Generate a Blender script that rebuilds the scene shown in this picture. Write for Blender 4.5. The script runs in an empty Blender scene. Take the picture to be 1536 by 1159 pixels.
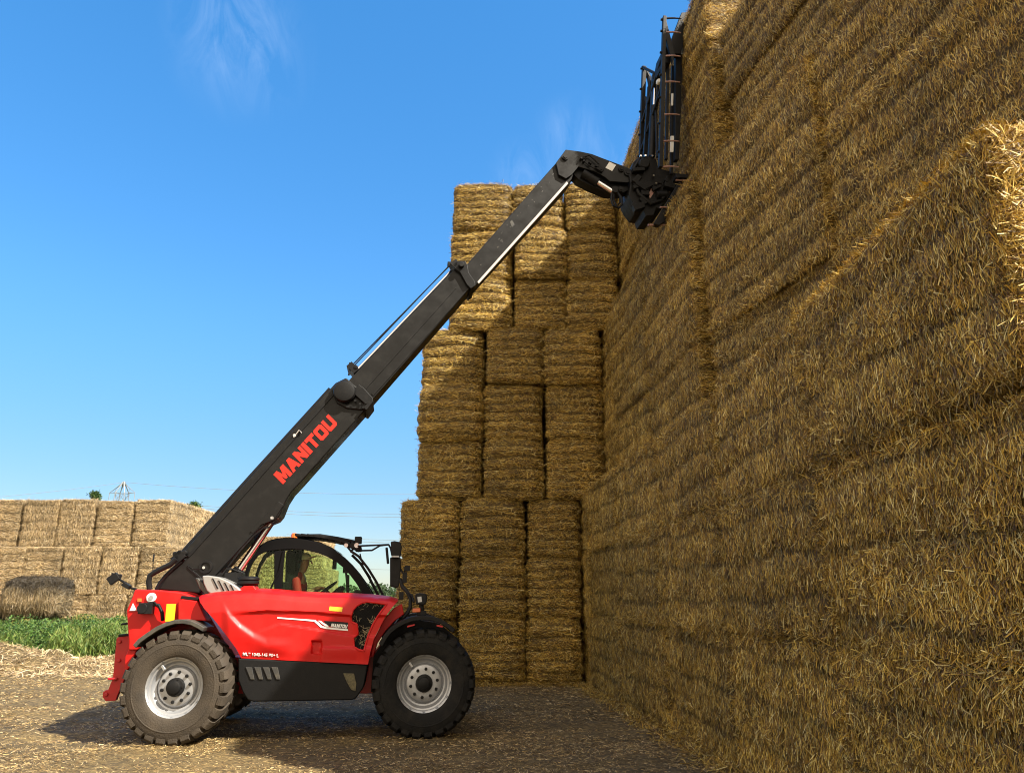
import bpy, bmesh, math, random
import numpy as np
from mathutils import Vector, Matrix

S = bpy.context.scene
COL = S.collection
R = math.radians
PI = math.pi

# ------------------------------------------------------------------ camera
CAMZ = 1.6
PITCH = R(16.12)
F = 1109.0                     # focal length in pixels of the 1536 px wide photograph
cam = bpy.data.cameras.new('camera')
cam.sensor_width = 36.0
cam.lens = 36.0 * F / 1536.0
cam.clip_start = 0.05
cam.clip_end = 5000
camo = bpy.data.objects.new('camera', cam)
COL.objects.link(camo)
camo.location = (0, 0, CAMZ)
camo.rotation_euler = (PI / 2 + PITCH, 0, 0)
S.camera = camo

# ------------------------------------------------------------------ light
SUNV = Vector((0.84, -0.50, 1.0)).normalized()     # towards the sun
sun = bpy.data.lights.new('sun', 'SUN')
sun.energy = 5.0
sun.angle = R(0.55)
sun.color = (1.0, 0.93, 0.80)
suno = bpy.data.objects.new('sun', sun)
COL.objects.link(suno)
suno.rotation_euler = SUNV.to_track_quat('Z', 'Y').to_euler()
suno.location = (20, -10, 25)

W = bpy.data.worlds.new('World')
S.world = W
W.use_nodes = True
nt = W.node_tree
nt.nodes.clear()


def N(t, **kw):
    n = nt.nodes.new(t)
    for k, v in kw.items():
        setattr(n, k, v)
    return n


sky = N('ShaderNodeTexSky', sky_type='NISHITA')
sky.sun_disc = False
sky.sun_elevation = math.asin(SUNV.z)
sky.sun_rotation = math.atan2(SUNV.x, SUNV.y)
sky.altitude = 50
sky.air_density = 1.0
sky.dust_density = 0.35
sky.ozone_density = 2.2
gmn = N('ShaderNodeGamma')
gmn.inputs['Gamma'].default_value = 0.66
nt.links.new(sky.outputs[0], gmn.inputs['Color'])
hs = N('ShaderNodeHueSaturation')
hs.inputs['Saturation'].default_value = 1.60
hs.inputs['Value'].default_value = 1.30
tin = N('ShaderNodeMix', data_type='RGBA', blend_type='MULTIPLY')
tin.inputs['Factor'].default_value = 1
tin.inputs['B'].default_value = (0.96, 0.98, 1.03, 1)
nt.links.new(gmn.outputs[0], tin.inputs['A'])
nt.links.new(tin.outputs['Result'], hs.inputs['Color'])
# faint cirrus wisps
tc = N('ShaderNodeTexCoord')
mp = N('ShaderNodeMapping')
mp.inputs['Rotation'].default_value = (0.0, R(12), 0.0)
mp.inputs['Scale'].default_value = (9, 5, 2.2)
nt.links.new(tc.outputs['Generated'], mp.inputs['Vector'])
nz = N('ShaderNodeTexNoise')
nz.inputs['Scale'].default_value = 2.6
nz.inputs['Detail'].default_value = 7
nz.inputs['Roughness'].default_value = 0.62
nz.inputs['Distortion'].default_value = 0.9
nt.links.new(mp.outputs[0], nz.inputs['Vector'])
rm = N('ShaderNodeMapRange')
rm.inputs['From Min'].default_value = 0.40
rm.inputs['From Max'].default_value = 0.75
nt.links.new(nz.outputs['Fac'], rm.inputs['Value'])


def sdir(px, py):
    u, w = px - 768.0, 579.5 - py
    return Vector((u, F * math.cos(PITCH) - w * math.sin(PITCH), F * math.sin(PITCH) + w * math.cos(PITCH))).normalized()


acc = None
for (px, py, rad, amt) in ((362, 70, 0.10, 0.10), (345, 10, 0.09, 0.07), (858, 200, 0.06, 0.09), (790, 262, 0.06, 0.09), (930, 235, 0.05, 0.06)):
    d = sdir(px, py)
    vd = N('ShaderNodeVectorMath', operation='DISTANCE')
    vd.inputs[1].default_value = d
    nt.links.new(tc.outputs['Generated'], vd.inputs[0])
    mr = N('ShaderNodeMapRange', interpolation_type='SMOOTHSTEP')
    mr.inputs['From Min'].default_value = rad
    mr.inputs['From Max'].default_value = 0.0
    mr.inputs['To Max'].default_value = amt
    nt.links.new(vd.outputs['Value'], mr.inputs['Value'])
    if acc is None:
        acc = mr.outputs[0]
    else:
        ad = N('ShaderNodeMath', operation='ADD')
        nt.links.new(acc, ad.inputs[0])
        nt.links.new(mr.outputs[0], ad.inputs[1])
        acc = ad.outputs[0]
mu = N('ShaderNodeMath', operation='MULTIPLY')
nt.links.new(acc, mu.inputs[0])
nt.links.new(rm.outputs[0], mu.inputs[1])
mx = N('ShaderNodeMix', data_type='RGBA')
nt.links.new(mu.outputs[0], mx.inputs['Factor'])
sp0 = N('ShaderNodeSeparateXYZ')
nt.links.new(tc.outputs['Generated'], sp0.inputs[0])
hz_ = N('ShaderNodeMapRange', interpolation_type='SMOOTHSTEP')
hz_.inputs['From Min'].default_value = 0.0
hz_.inputs['From Max'].default_value = 0.38
hz_.inputs['To Min'].default_value = 0.60
hz_.inputs['To Max'].default_value = 1.02
nt.links.new(sp0.outputs['Z'], hz_.inputs['Value'])
vsc = N('ShaderNodeVectorMath', operation='SCALE')
nt.links.new(hs.outputs[0], vsc.inputs[0])
nt.links.new(hz_.outputs[0], vsc.inputs['Scale'])
nt.links.new(vsc.outputs[0], mx.inputs['A'])
mx.inputs['B'].default_value = (5, 5.5, 6, 1)
# warm white fill added to the unseen sky behind the camera, brightens the shade
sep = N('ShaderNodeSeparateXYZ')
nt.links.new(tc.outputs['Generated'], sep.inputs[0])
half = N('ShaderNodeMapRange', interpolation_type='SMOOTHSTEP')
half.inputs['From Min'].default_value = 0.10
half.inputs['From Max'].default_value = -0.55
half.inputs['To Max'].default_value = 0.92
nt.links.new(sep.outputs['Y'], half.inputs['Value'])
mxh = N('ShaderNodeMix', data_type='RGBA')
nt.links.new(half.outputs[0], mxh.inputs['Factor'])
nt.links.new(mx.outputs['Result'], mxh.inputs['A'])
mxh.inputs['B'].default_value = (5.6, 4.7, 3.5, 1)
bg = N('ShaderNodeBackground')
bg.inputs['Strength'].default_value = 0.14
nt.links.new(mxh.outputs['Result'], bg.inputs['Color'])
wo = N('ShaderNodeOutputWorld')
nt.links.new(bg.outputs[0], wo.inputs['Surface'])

S.view_settings.view_transform = 'Standard'
S.view_settings.look = 'None'
S.view_settings.exposure = 1.2
S.view_settings.gamma = 1
S.cycles.max_bounces = 6
S.cycles.diffuse_bounces = 3
S.cycles.transparent_max_bounces = 12
S.cycles.use_denoising = True
S.cycles.filter_width = 1.05

# ------------------------------------------------------------------ helpers


def ray(px, py):
    u, w = px - 768.0, 579.5 - py
    return (u, F * math.cos(PITCH) - w * math.sin(PITCH), F * math.sin(PITCH) + w * math.cos(PITCH))


def mat(name, col, rough=0.5, metal=0.0, coat=0.0, vary=0.0, vscale=6.0, bump=0.0, bscale=40.0, col2=None,
        lo=0.4, hi=0.65, rvar=0.0):
    m = bpy.data.materials.new(name)
    m.use_nodes = True
    t = m.node_tree
    b = t.nodes['Principled BSDF']
    b.inputs['Base Color'].default_value = (*col, 1)
    b.inputs['Roughness'].default_value = rough
    b.inputs['Metallic'].default_value = metal
    if max(col) < .02:
        b.inputs['Specular IOR Level'].default_value = 0.2
    if 'red' in name:
        b.inputs['Specular IOR Level'].default_value = 0.35
    b.inputs['Coat Weight'].default_value = coat
    b.inputs['Coat Roughness'].default_value = 0.08
    tcn = t.nodes.new('ShaderNodeTexCoord')
    if vary > 0 or rvar > 0:
        n = t.nodes.new('ShaderNodeTexNoise')
        n.inputs['Scale'].default_value = vscale
        n.inputs['Detail'].default_value = 8
        n.inputs['Roughness'].default_value = 0.65
        t.links.new(tcn.outputs['Object'], n.inputs['Vector'])
        mr = t.nodes.new('ShaderNodeMapRange')
        mr.inputs['From Min'].default_value = lo
        mr.inputs['From Max'].default_value = hi
        mr.inputs['To Max'].default_value = vary
        t.links.new(n.outputs['Fac'], mr.inputs['Value'])
        c2 = col2 or tuple(min(1, c * 0.5) for c in col)
        mi = t.nodes.new('ShaderNodeMix')
        mi.data_type = 'RGBA'
        mi.inputs['A'].default_value = (*col, 1)
        mi.inputs['B'].default_value = (*c2, 1)
        t.links.new(mr.outputs[0], mi.inputs['Factor'])
        t.links.new(mi.outputs['Result'], b.inputs['Base Color'])
        if rvar:
            r2 = t.nodes.new('ShaderNodeMapRange')
            r2.inputs['From Min'].default_value = 0.35
            r2.inputs['From Max'].default_value = 0.7
            r2.inputs['To Min'].default_value = rough
            r2.inputs['To Max'].default_value = min(1, rough + rvar)
            t.links.new(n.outputs['Fac'], r2.inputs['Value'])
            t.links.new(r2.outputs[0], b.inputs['Roughness'])
    if bump > 0:
        n2 = t.nodes.new('ShaderNodeTexNoise')
        n2.inputs['Scale'].default_value = bscale
        n2.inputs['Detail'].default_value = 5
        t.links.new(tcn.outputs['Object'], n2.inputs['Vector'])
        bp = t.nodes.new('ShaderNodeBump')
        bp.inputs['Strength'].default_value = bump
        bp.inputs['Distance'].default_value = 0.02
        t.links.new(n2.outputs['Fac'], bp.inputs['Height'])
        t.links.new(bp.outputs[0], b.inputs['Normal'])
    return m


def straw_mat(name, dark=(0.10, 0.06, 0.018)):
    """straw strands and bale core: colour comes from the 'tint' attribute of each straw, varied per bale"""
    m = bpy.data.materials.new(name)
    m.use_nodes = True
    t = m.node_tree
    b = t.nodes['Principled BSDF']
    b.inputs['Roughness'].default_value = 0.55
    b.inputs['Specular IOR Level'].default_value = 0.35
    at = t.nodes.new('ShaderNodeAttribute')
    at.attribute_name = 'tint'
    oi = t.nodes.new('ShaderNodeObjectInfo')
    mr = t.nodes.new('ShaderNodeMapRange')
    mr.inputs['To Min'].default_value = 0.86
    mr.inputs['To Max'].default_value = 1.12
    t.links.new(oi.outputs['Random'], mr.inputs['Value'])
    n = t.nodes.new('ShaderNodeTexNoise')
    n.inputs['Scale'].default_value = 2.2
    n.inputs['Detail'].default_value = 4
    geo = t.nodes.new('ShaderNodeNewGeometry')
    t.links.new(geo.outputs['Position'], n.inputs['Vector'])
    mr2 = t.nodes.new('ShaderNodeMapRange')
    mr2.inputs['From Min'].default_value = 0.3
    mr2.inputs['From Max'].default_value = 0.7
    mr2.inputs['To Min'].default_value = 0.72
    mr2.inputs['To Max'].default_value = 1.15
    t.links.new(n.outputs['Fac'], mr2.inputs['Value'])
    mm = t.nodes.new('ShaderNodeMath')
    mm.operation = 'MULTIPLY'
    t.links.new(mr.outputs[0], mm.inputs[0])
    t.links.new(mr2.outputs[0], mm.inputs[1])
    vm = t.nodes.new('ShaderNodeVectorMath')
    vm.operation = 'SCALE'
    t.links.new(at.outputs['Color'], vm.inputs[0])
    t.links.new(mm.outputs[0], vm.inputs['Scale'])
    t.links.new(vm.outputs[0], b.inputs['Base Color'])
    return m


def link(o, parent=None):
    COL.objects.link(o)
    if parent is not None:
        o.parent = parent
    return o


def tag(o, label=None, cat=None, group=None, kind=None):
    if label:
        o['label'] = label
    if cat:
        o['category'] = cat
    if group:
        o['group'] = group
    if kind:
        o['kind'] = kind
    return o


def np_mesh(name, V, Fq, material, tint=None, smooth=False):
    """fast mesh from numpy arrays; Fq is (n,4) quads"""
    me = bpy.data.meshes.new(name)
    nv, nf = len(V), len(Fq)
    me.vertices.add(nv)
    me.vertices.foreach_set('co', np.ascontiguousarray(V, dtype=np.float32).ravel())
    me.loops.add(nf * 4)
    me.loops.foreach_set('vertex_index', np.ascontiguousarray(Fq, dtype=np.int32).ravel())
    me.polygons.add(nf)
    me.polygons.foreach_set('loop_start', np.arange(0, nf * 4, 4, dtype=np.int32))
    me.polygons.foreach_set('loop_total', np.full(nf, 4, dtype=np.int32))
    me.update(calc_edges=True)
    if smooth:
        me.polygons.foreach_set('use_smooth', np.ones(nf, dtype=bool))
    if tint is not None:
        ca = me.color_attributes.new('tint', 'FLOAT_COLOR', 'POINT')
        c = np.ones((nv, 4), dtype=np.float32)
        c[:, :3] = tint
        ca.data.foreach_set('color', c.ravel())
    me.materials.append(material)
    return me


class MB:
    """collects simple shapes into one mesh"""

    def __init__(s):
        s.v = []
        s.f = []
        s.mi = []
        s.cur = 0

    def add(s, vs, fs):
        o = len(s.v)
        s.v += [tuple(x) for x in vs]
        s.f += [tuple(i + o for i in f) for f in fs]
        s.mi += [s.cur] * len(fs)

    def box(s, c, d, rot=None):
        hx, hy, hz = d[0] / 2, d[1] / 2, d[2] / 2
        vs = [Vector((x, y, z)) for x in (-hx, hx) for y in (-hy, hy) for z in (-hz, hz)]
        if rot is not None:
            vs = [rot @ v for v in vs]
        vs = [v + Vector(c) for v in vs]
        s.add(vs, [(0, 1, 3, 2), (4, 6, 7, 5), (0, 4, 5, 1), (2, 3, 7, 6), (0, 2, 6, 4), (1, 5, 7, 3)])

    def prism(s, pts, v0, v1):
        """polygon of (u,z) extruded in v (local y)"""
        n = len(pts)
        a = sum(pts[i][0] * pts[(i + 1) % n][1] - pts[(i + 1) % n][0] * pts[i][1] for i in range(n))
        if a < 0:
            pts = pts[::-1]
        vs = [(p[0], v0, p[1]) for p in pts] + [(p[0], v1, p[1]) for p in pts]
        fs = [tuple(range(n)), tuple(range(2 * n - 1, n - 1, -1))]
        fs += [(i, i + n, (i + 1) % n + n, (i + 1) % n) for i in range(n)]
        s.add(vs, fs)

    def tube(s, pts, r, n=10, cap=True):
        P = [Vector(p) for p in pts]
        rs = r if isinstance(r, (list, tuple)) else [r] * len(P)
        rings = []
        up = None
        for i, p in enumerate(P):
            d = (P[min(i + 1, len(P) - 1)] - P[max(i - 1, 0)]).normalized()
            if up is None:
                up = d.orthogonal().normalized()
            up = (up - d * up.dot(d))
            if up.length < 1e-6:
                up = d.orthogonal()
            up.normalize()
            w = d.cross(up)
            rings.append([p + (up * math.cos(2 * PI * k / n) + w * math.sin(2 * PI * k / n)) * rs[i] for k in range(n)])
        vs = [v for rg in rings for v in rg]
        fs = []
        for i in range(len(P) - 1):
            for k in range(n):
                a, b = i * n + k, i * n + (k + 1) % n
                fs.append((a, b, b + n, a + n))
        if cap:
            fs.append(tuple(range(n - 1, -1, -1)))
            fs.append(tuple(range((len(P) - 1) * n, len(P) * n)))
        s.add(vs, fs)

    def lathe(s, prof, n=48, c=(0, 0, 0), axis='y'):
        """prof: list of (r, h) revolved about axis through c"""
        vs = []
        for (r, h) in prof:
            for k in range(n):
                a = 2 * PI * k / n
                x, z = r * math.cos(a), r * math.sin(a)
                if axis == 'y':
                    vs.append((c[0] + x, c[1] + h, c[2] + z))
                elif axis == 'z':
                    vs.append((c[0] + x, c[1] + z, c[2] + h))
                else:
                    vs.append((c[0] + h, c[1] + x, c[2] + z))
        fs = []
        for i in range(len(prof) - 1):
            for k in range(n):
                a, b = i * n + k, i * n + (k + 1) % n
                fs.append((a, b, b + n, a + n) if axis == 'z' else (a, a + n, b + n, b))
        s.add(vs, fs)

    def build(s, name, m, parent=None, ang=32, bevel=0.0, label=None, loc=None):
        me = bpy.data.meshes.new(name)
        me.from_pydata(s.v, [], s.f)
        for mm in (m if isinstance(m, (list, tuple)) else [m]):
            me.materials.append(mm)
        bm = bmesh.new()
        bm.from_mesh(me)
        bm.faces.ensure_lookup_table()
        for i, f in enumerate(bm.faces):
            f.material_index = s.mi[i]
            f.smooth = True
        bmesh.ops.remove_doubles(bm, verts=bm.verts, dist=1e-5)
        bmesh.ops.recalc_face_normals(bm, faces=bm.faces)
        bm.to_mesh(me)
        bm.free()
        me.set_sharp_from_angle(angle=R(ang))
        o = bpy.data.objects.new(name, me)
        if loc:
            o.location = loc
        link(o, parent)
        if bevel:
            b = o.modifiers.new('bevel', 'BEVEL')
            b.width = bevel
            b.segments = 2
            b.limit_method = 'ANGLE'
            b.angle_limit = R(40)
            b.harden_normals = True
        if label:
            o['label'] = label
        return o


def interp(x, pts):
    if x <= pts[0][0]:
        return pts[0][1]
    for (a, b), (c, d) in zip(pts, pts[1:]):
        if x <= c:
            return b + (d - b) * (x - a) / (c - a)
    return pts[-1][1]


# ------------------------------------------------------------------ materials
M_straw = straw_mat('straw')
M_red = mat('red_paint', (0.49, 0.004, 0.003), 0.40, coat=0.04, vary=0.18, vscale=3, col2=(0.36, 0.05, 0.03), lo=0.5, hi=0.8, rvar=0.18)
M_reddk = mat('red_steel', (0.42, 0.010, 0.014), 0.42, coat=0.2, vary=0.35, vscale=9, col2=(0.2, 0.03, 0.02))
M_boom = mat('boom_paint', (0.0075, 0.0072, 0.007), 0.33, coat=0.1, vary=0.45, vscale=5, col2=(0.022, 0.020, 0.017), lo=0.5, hi=0.75, rvar=0.3, bump=0.04, bscale=9)
M_dark = mat('dark_steel', (0.0085, 0.0085, 0.009), 0.4, vary=0.4, vscale=12, col2=(0.03, 0.025, 0.02), lo=0.5, hi=0.8, rvar=0.25)
M_plastic = mat('black_plastic', (0.0075, 0.0075, 0.008), 0.5, vary=0.35, vscale=9, col2=(0.02, 0.018, 0.015), lo=0.5, hi=0.8, bump=0.1, bscale=120)
M_fender = mat('grey_fender', (0.035, 0.034, 0.032), 0.5, vary=0.6, vscale=7, col2=(0.12, 0.10, 0.07), bump=0.1, bscale=80)
M_tyre_dusty = mat('dusty_rubber', (0.030, 0.023, 0.016), 0.8, vary=0.75, vscale=5, col2=(0.070, 0.052, 0.033), lo=0.3, hi=0.7, bump=0.35, bscale=60)
M_tyre = mat('rubber', (0.009, 0.009, 0.009), 0.75, vary=0.5, vscale=6, col2=(0.045, 0.038, 0.028), lo=0.45, hi=0.8, bump=0.3, bscale=60)
M_rim = mat('silver_rim', (0.40, 0.41, 0.43), 0.34, metal=0.6, vary=0.5, vscale=8, col2=(0.34, 0.31, 0.26), lo=0.5, hi=0.8, rvar=0.2)
M_chrome = mat('chrome', (0.75, 0.74, 0.76), 0.16, metal=1.0)
M_alu = mat('silver_hood', (0.34, 0.34, 0.33), 0.35, metal=0.4, vary=0.4, vscale=9, col2=(0.35, 0.33, 0.3))
M_white = mat('white_print', (0.8, 0.8, 0.78), 0.5)
M_yellow = mat('yellow_plate', (0.75, 0.48, 0.01), 0.45, vary=0.3, vscale=10, col2=(0.45, 0.26, 0.02))
M_letter = mat('red_lettering', (0.72, 0.022, 0.012), 0.4)
M_orange = mat('orange_lens', (0.75, 0.13, 0.02), 0.2, coat=0.5)
M_pinkrod = mat('worn_tine', (0.42, 0.22, 0.18), 0.35, metal=0.5, vary=0.5, vscale=30, col2=(0.6, 0.5, 0.45))
M_badge = mat('badge_black', (0.012, 0.012, 0.013), 0.35)
M_rust = mat('rusty_steel', (0.07, 0.025, 0.018), 0.6, vary=0.6, vscale=20, col2=(0.02, 0.018, 0.016))
M_mesh = mat('grille_mesh', (0.012, 0.012, 0.012), 0.45)
M_cab = mat('cab_black', (0.0045, 0.0045, 0.005), 0.5)
M_cab.node_tree.nodes['Principled BSDF'].inputs['Specular IOR Level'].default_value = 0.12
M_seat = mat('seat_fabric', (0.005, 0.005, 0.005), 0.8)
M_skin = mat('skin', (0.34, 0.17, 0.11), 0.5)
M_cap = mat('cap_cloth', (0.55, 0.50, 0.38), 0.8)
M_vest = mat('red_vest', (0.26, 0.008, 0.008), 0.7)
M_trouser = mat('dark_trousers', (0.03, 0.03, 0.04), 0.8)
M_sleeve = mat('tan_sleeve', (0.33, 0.24, 0.15), 0.8)


def glass_mat(name, col, alpha):
    m = bpy.data.materials.new(name)
    m.use_nodes = True
    t = m.node_tree
    t.nodes.clear()
    o = t.nodes.new('ShaderNodeOutputMaterial')
    tr = t.nodes.new('ShaderNodeBsdfTransparent')
    tr.inputs['Color'].default_value = (*col, 1)
    gl = t.nodes.new('ShaderNodeBsdfGlossy')
    gl.inputs['Roughness'].default_value = 0.04
    gl.inputs['Color'].default_value = (0.9, 0.95, 0.95, 1)
    fr = t.nodes.new('ShaderNodeFresnel')
    fr.inputs['IOR'].default_value = 1.5
    mi = t.nodes.new('ShaderNodeMath')
    mi.operation = 'MULTIPLY'
    mi.inputs[1].default_value = 0.15
    t.links.new(fr.outputs[0], mi.inputs[0])
    mx_ = t.nodes.new('ShaderNodeMixShader')
    t.links.new(mi.outputs[0], mx_.inputs[0])
    t.links.new(tr.outputs[0], mx_.inputs[1])
    t.links.new(gl.outputs[0], mx_.inputs[2])
    t.links.new(mx_.outputs[0], o.inputs['Surface'])
    return m


M_glass = glass_mat('green_tinted_glass', (0.84, 0.94, 0.80), 0.5)
M_glass2 = glass_mat('mirror_glass', (0.1, 0.1, 0.1), 0.5)

# ------------------------------------------------------------------ noise for numpy
_rs = np.random.RandomState(11)
_L = _rs.rand(32, 32, 32).astype(np.float32)


def vnoise(P, sc):
    Q = P * sc + 100.0
    i = np.floor(Q).astype(int)
    f = Q - i
    f = f * f * (3 - 2 * f)
    r = 0
    for a in (0, 1):
        for b in (0, 1):
            for c in (0, 1):
                w = (f[:, 0] if a else 1 - f[:, 0]) * (f[:, 1] if b else 1 - f[:, 1]) * (f[:, 2] if c else 1 - f[:, 2])
                r = r + w * _L[(i[:, 0] + a) % 32, (i[:, 1] + b) % 32, (i[:, 2] + c) % 32]
    return r * 2 - 1


# ------------------------------------------------------------------ ground


def gh(x, y):
    """height of the yard"""
    P = np.stack([np.asarray(x, float), np.asarray(y, float), np.zeros_like(np.asarray(x, float))], 1)
    near = np.clip(1 - (np.hypot(P[:, 0], P[:, 1] - 10) - 18) / 30, 0, 1)
    h = 0.020 * vnoise(P, 0.9) + 0.012 * vnoise(P, 3.1) + 0.016 * vnoise(P + 7, 8.0)
    h = h * near
    # loose straw heap far left
    for (cx, cy, rx, ry, hh) in ((-12.4, 19.2, 2.0, 1.2, 0.50), (-9.6, 21.3, 1.8, .6, 0.16), (-14.5, 21.0, 2.5, 1.5, 0.35)):
        d = ((P[:, 0] - cx) / rx) ** 2 + ((P[:, 1] - cy) / ry) ** 2
        h = h + hh * np.exp(-d * 1.4) * (1 + 0.35 * vnoise(P, 2.3))
    for (cx, am) in ((10.4, .035), (12.2, .03), (8.0, .02)):
        dy = P[:, 1] - (cx + .10 * P[:, 0] + .15 * np.sin(P[:, 0] * .5))
        h = h - am * np.exp(-(dy / .22) ** 2) * near + am * .5 * (np.exp(-((dy - .38) / .14) ** 2) + np.exp(-((dy + .38) / .14) ** 2)) * near
    return h - 0.012


def axis(lo, f0, f1, hi, step):
    a = [f0 - (f0 - lo) * (k / 26.0) ** 3 for k in range(26, 0, -1)]
    m = list(np.arange(f0, f1, step))
    b = [f1 + (hi - f1) * (k / 26.0) ** 3 for k in range(0, 27)]
    return np.array(a + m + b)


gx = axis(-1500, -14, 5, 1500, 0.07)
gy = axis(-300, 4, 22, 3000, 0.07)
X, Y = np.meshgrid(gx, gy)
xv, yv = X.ravel(), Y.ravel()
zv = gh(xv, yv)
nx, ny = len(gx), len(gy)
ii = np.arange((nx - 1) * (ny - 1))
r_, c_ = ii // (nx - 1), ii % (nx - 1)
q = np.stack([r_ * nx + c_, r_ * nx + c_ + 1, (r_ + 1) * nx + c_ + 1, (r_ + 1) * nx + c_], 1)

M_ground = bpy.data.materials.new('straw_strewn_ground')
M_ground.use_nodes = True
t = M_ground.node_tree
b = t.nodes['Principled BSDF']
b.inputs['Roughness'].default_value = 0.85
tcg = t.nodes.new('ShaderNodeTexCoord')


def gn(scale, det, rough=0.6, dist=0.0, vec=None):
    n = t.nodes.new('ShaderNodeTexNoise')
    n.inputs['Scale'].default_value = scale
    n.inputs['Detail'].default_value = det
    n.inputs['Roughness'].default_value = rough
    n.inputs['Distortion'].default_value = dist
    t.links.new(vec or tcg.outputs['Object'], n.inputs['Vector'])
    return n


def ramp(src, stops):
    r = t.nodes.new('ShaderNodeValToRGB')
    e = r.color_ramp.elements
    while len(e) < len(stops):
        e.new(0.5)
    for k, (p, c) in enumerate(stops):
        e[k].position = p
        e[k].color = (*c, 1)
    t.links.new(src, r.inputs[0])
    return r


gm = t.nodes.new('ShaderNodeMapping')
gm.inputs['Scale'].default_value = (0.6, 1, 1)
t.links.new(tcg.outputs['Object'], gm.inputs['Vector'])
n1 = gn(26, 8, 0.75, 0.8, gm.outputs[0])
n2 = gn(0.8, 5)
r1 = ramp(n1.outputs['Fac'], [(0.32, (0.032, 0.0225, 0.009)), (0.47, (0.10, 0.071, 0.027)), (0.60, (0.23, 0.168, 0.068)), (0.75, (0.42, 0.32, 0.14))])
r2 = ramp(n2.outputs['Fac'], [(0.32, (0.62, 0.60, 0.58)), (0.65, (1.08, 1.02, 0.95))])
mg = t.nodes.new('ShaderNodeMix')
mg.data_type = 'RGBA'
mg.blend_type = 'MULTIPLY'
mg.inputs['Factor'].default_value = 1
t.links.new(r1.outputs[0], mg.inputs['A'])
t.links.new(r2.outputs[0], mg.inputs['B'])
# far fields turn green
sx = t.nodes.new('ShaderNodeSeparateXYZ')
t.links.new(tcg.outputs['Object'], sx.inputs[0])
mrf = t.nodes.new('ShaderNodeMapRange')
mrf.inputs['From Min'].default_value = 38
mrf.inputs['From Max'].default_value = 60
t.links.new(sx.outputs['Y'], mrf.inputs['Value'])
mg2 = t.nodes.new('ShaderNodeMix')
mg2.data_type = 'RGBA'
t.links.new(mrf.outputs[0], mg2.inputs['Factor'])
t.links.new(mg.outputs['Result'], mg2.inputs['A'])
mg2.inputs['B'].default_value = (0.11, 0.14, 0.04, 1)
t.links.new(mg2.outputs['Result'], b.inputs['Base Color'])
bp = t.nodes.new('ShaderNodeBump')
bp.inputs['Strength'].default_value = 0.8
bp.inputs['Distance'].default_value = 0.02
t.links.new(n1.outputs['Fac'], bp.inputs['Height'])
t.links.new(bp.outputs[0], b.inputs['Normal'])
me = np_mesh('ground', np.stack([xv, yv, zv], 1), q, M_ground, smooth=True)
tag(link(bpy.data.objects.new('ground', me)), kind='structure')

# ------------------------------------------------------------------ straw
GOLD = np.array([[0.60, 0.365, 0.055], [0.76, 0.53, 0.115], [0.30, 0.165, 0.032], [0.12, 0.062, 0.018], [0.88, 0.70, 0.28], [0.47, 0.30, 0.06]])
GOLDP = np.array([0.22, 0.14, 0.20, 0.25, 0.10, 0.09])
PALE = np.array([[0.66, 0.48, 0.24], [0.76, 0.59, 0.34], [0.50, 0.35, 0.17], [0.32, 0.22, 0.11], [0.84, 0.70, 0.48], [0.57, 0.42, 0.24]])
GREY = np.array([[0.16, 0.12, 0.08], [0.22, 0.17, 0.11], [0.10, 0.075, 0.05], [0.06, 0.05, 0.035], [0.30, 0.24, 0.15], [0.14, 0.10, 0.06]])


def strands(P, D, Nn, ln, wd, lift, rs, bend=0.25):
    """P base, D direction, Nn normal; two-segment ribbons -> verts (n*6,3), quads"""
    n = len(P)
    Wv = np.cross(D, Nn)
    Wv /= np.linalg.norm(Wv, axis=1)[:, None] + 1e-9
    tw = rs.normal(0, 0.5, n)[:, None]
    Wd = Wv * np.cos(tw) + Nn * np.sin(tw)
    d2 = D + Nn * lift[:, None]
    bd = rs.normal(0, bend, n)[:, None] * Wv + rs.normal(0, bend * 0.5, n)[:, None] * Nn
    h = ln[:, None] / 2
    A = P - d2 * h
    B = P + bd * h * 0.6
    C = P + d2 * h
    w = (wd / 2)[:, None] * Wd
    V = np.stack([A - w, A + w, B + w, B - w, C + w * .8, C - w * .8], 1).reshape(-1, 3)
    o = np.arange(n)[:, None] * 6
    Fq = np.concatenate([o + np.array([[0, 1, 2, 3]]), o + np.array([[3, 2, 4, 5]])], 0)
    return V, Fq


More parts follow.
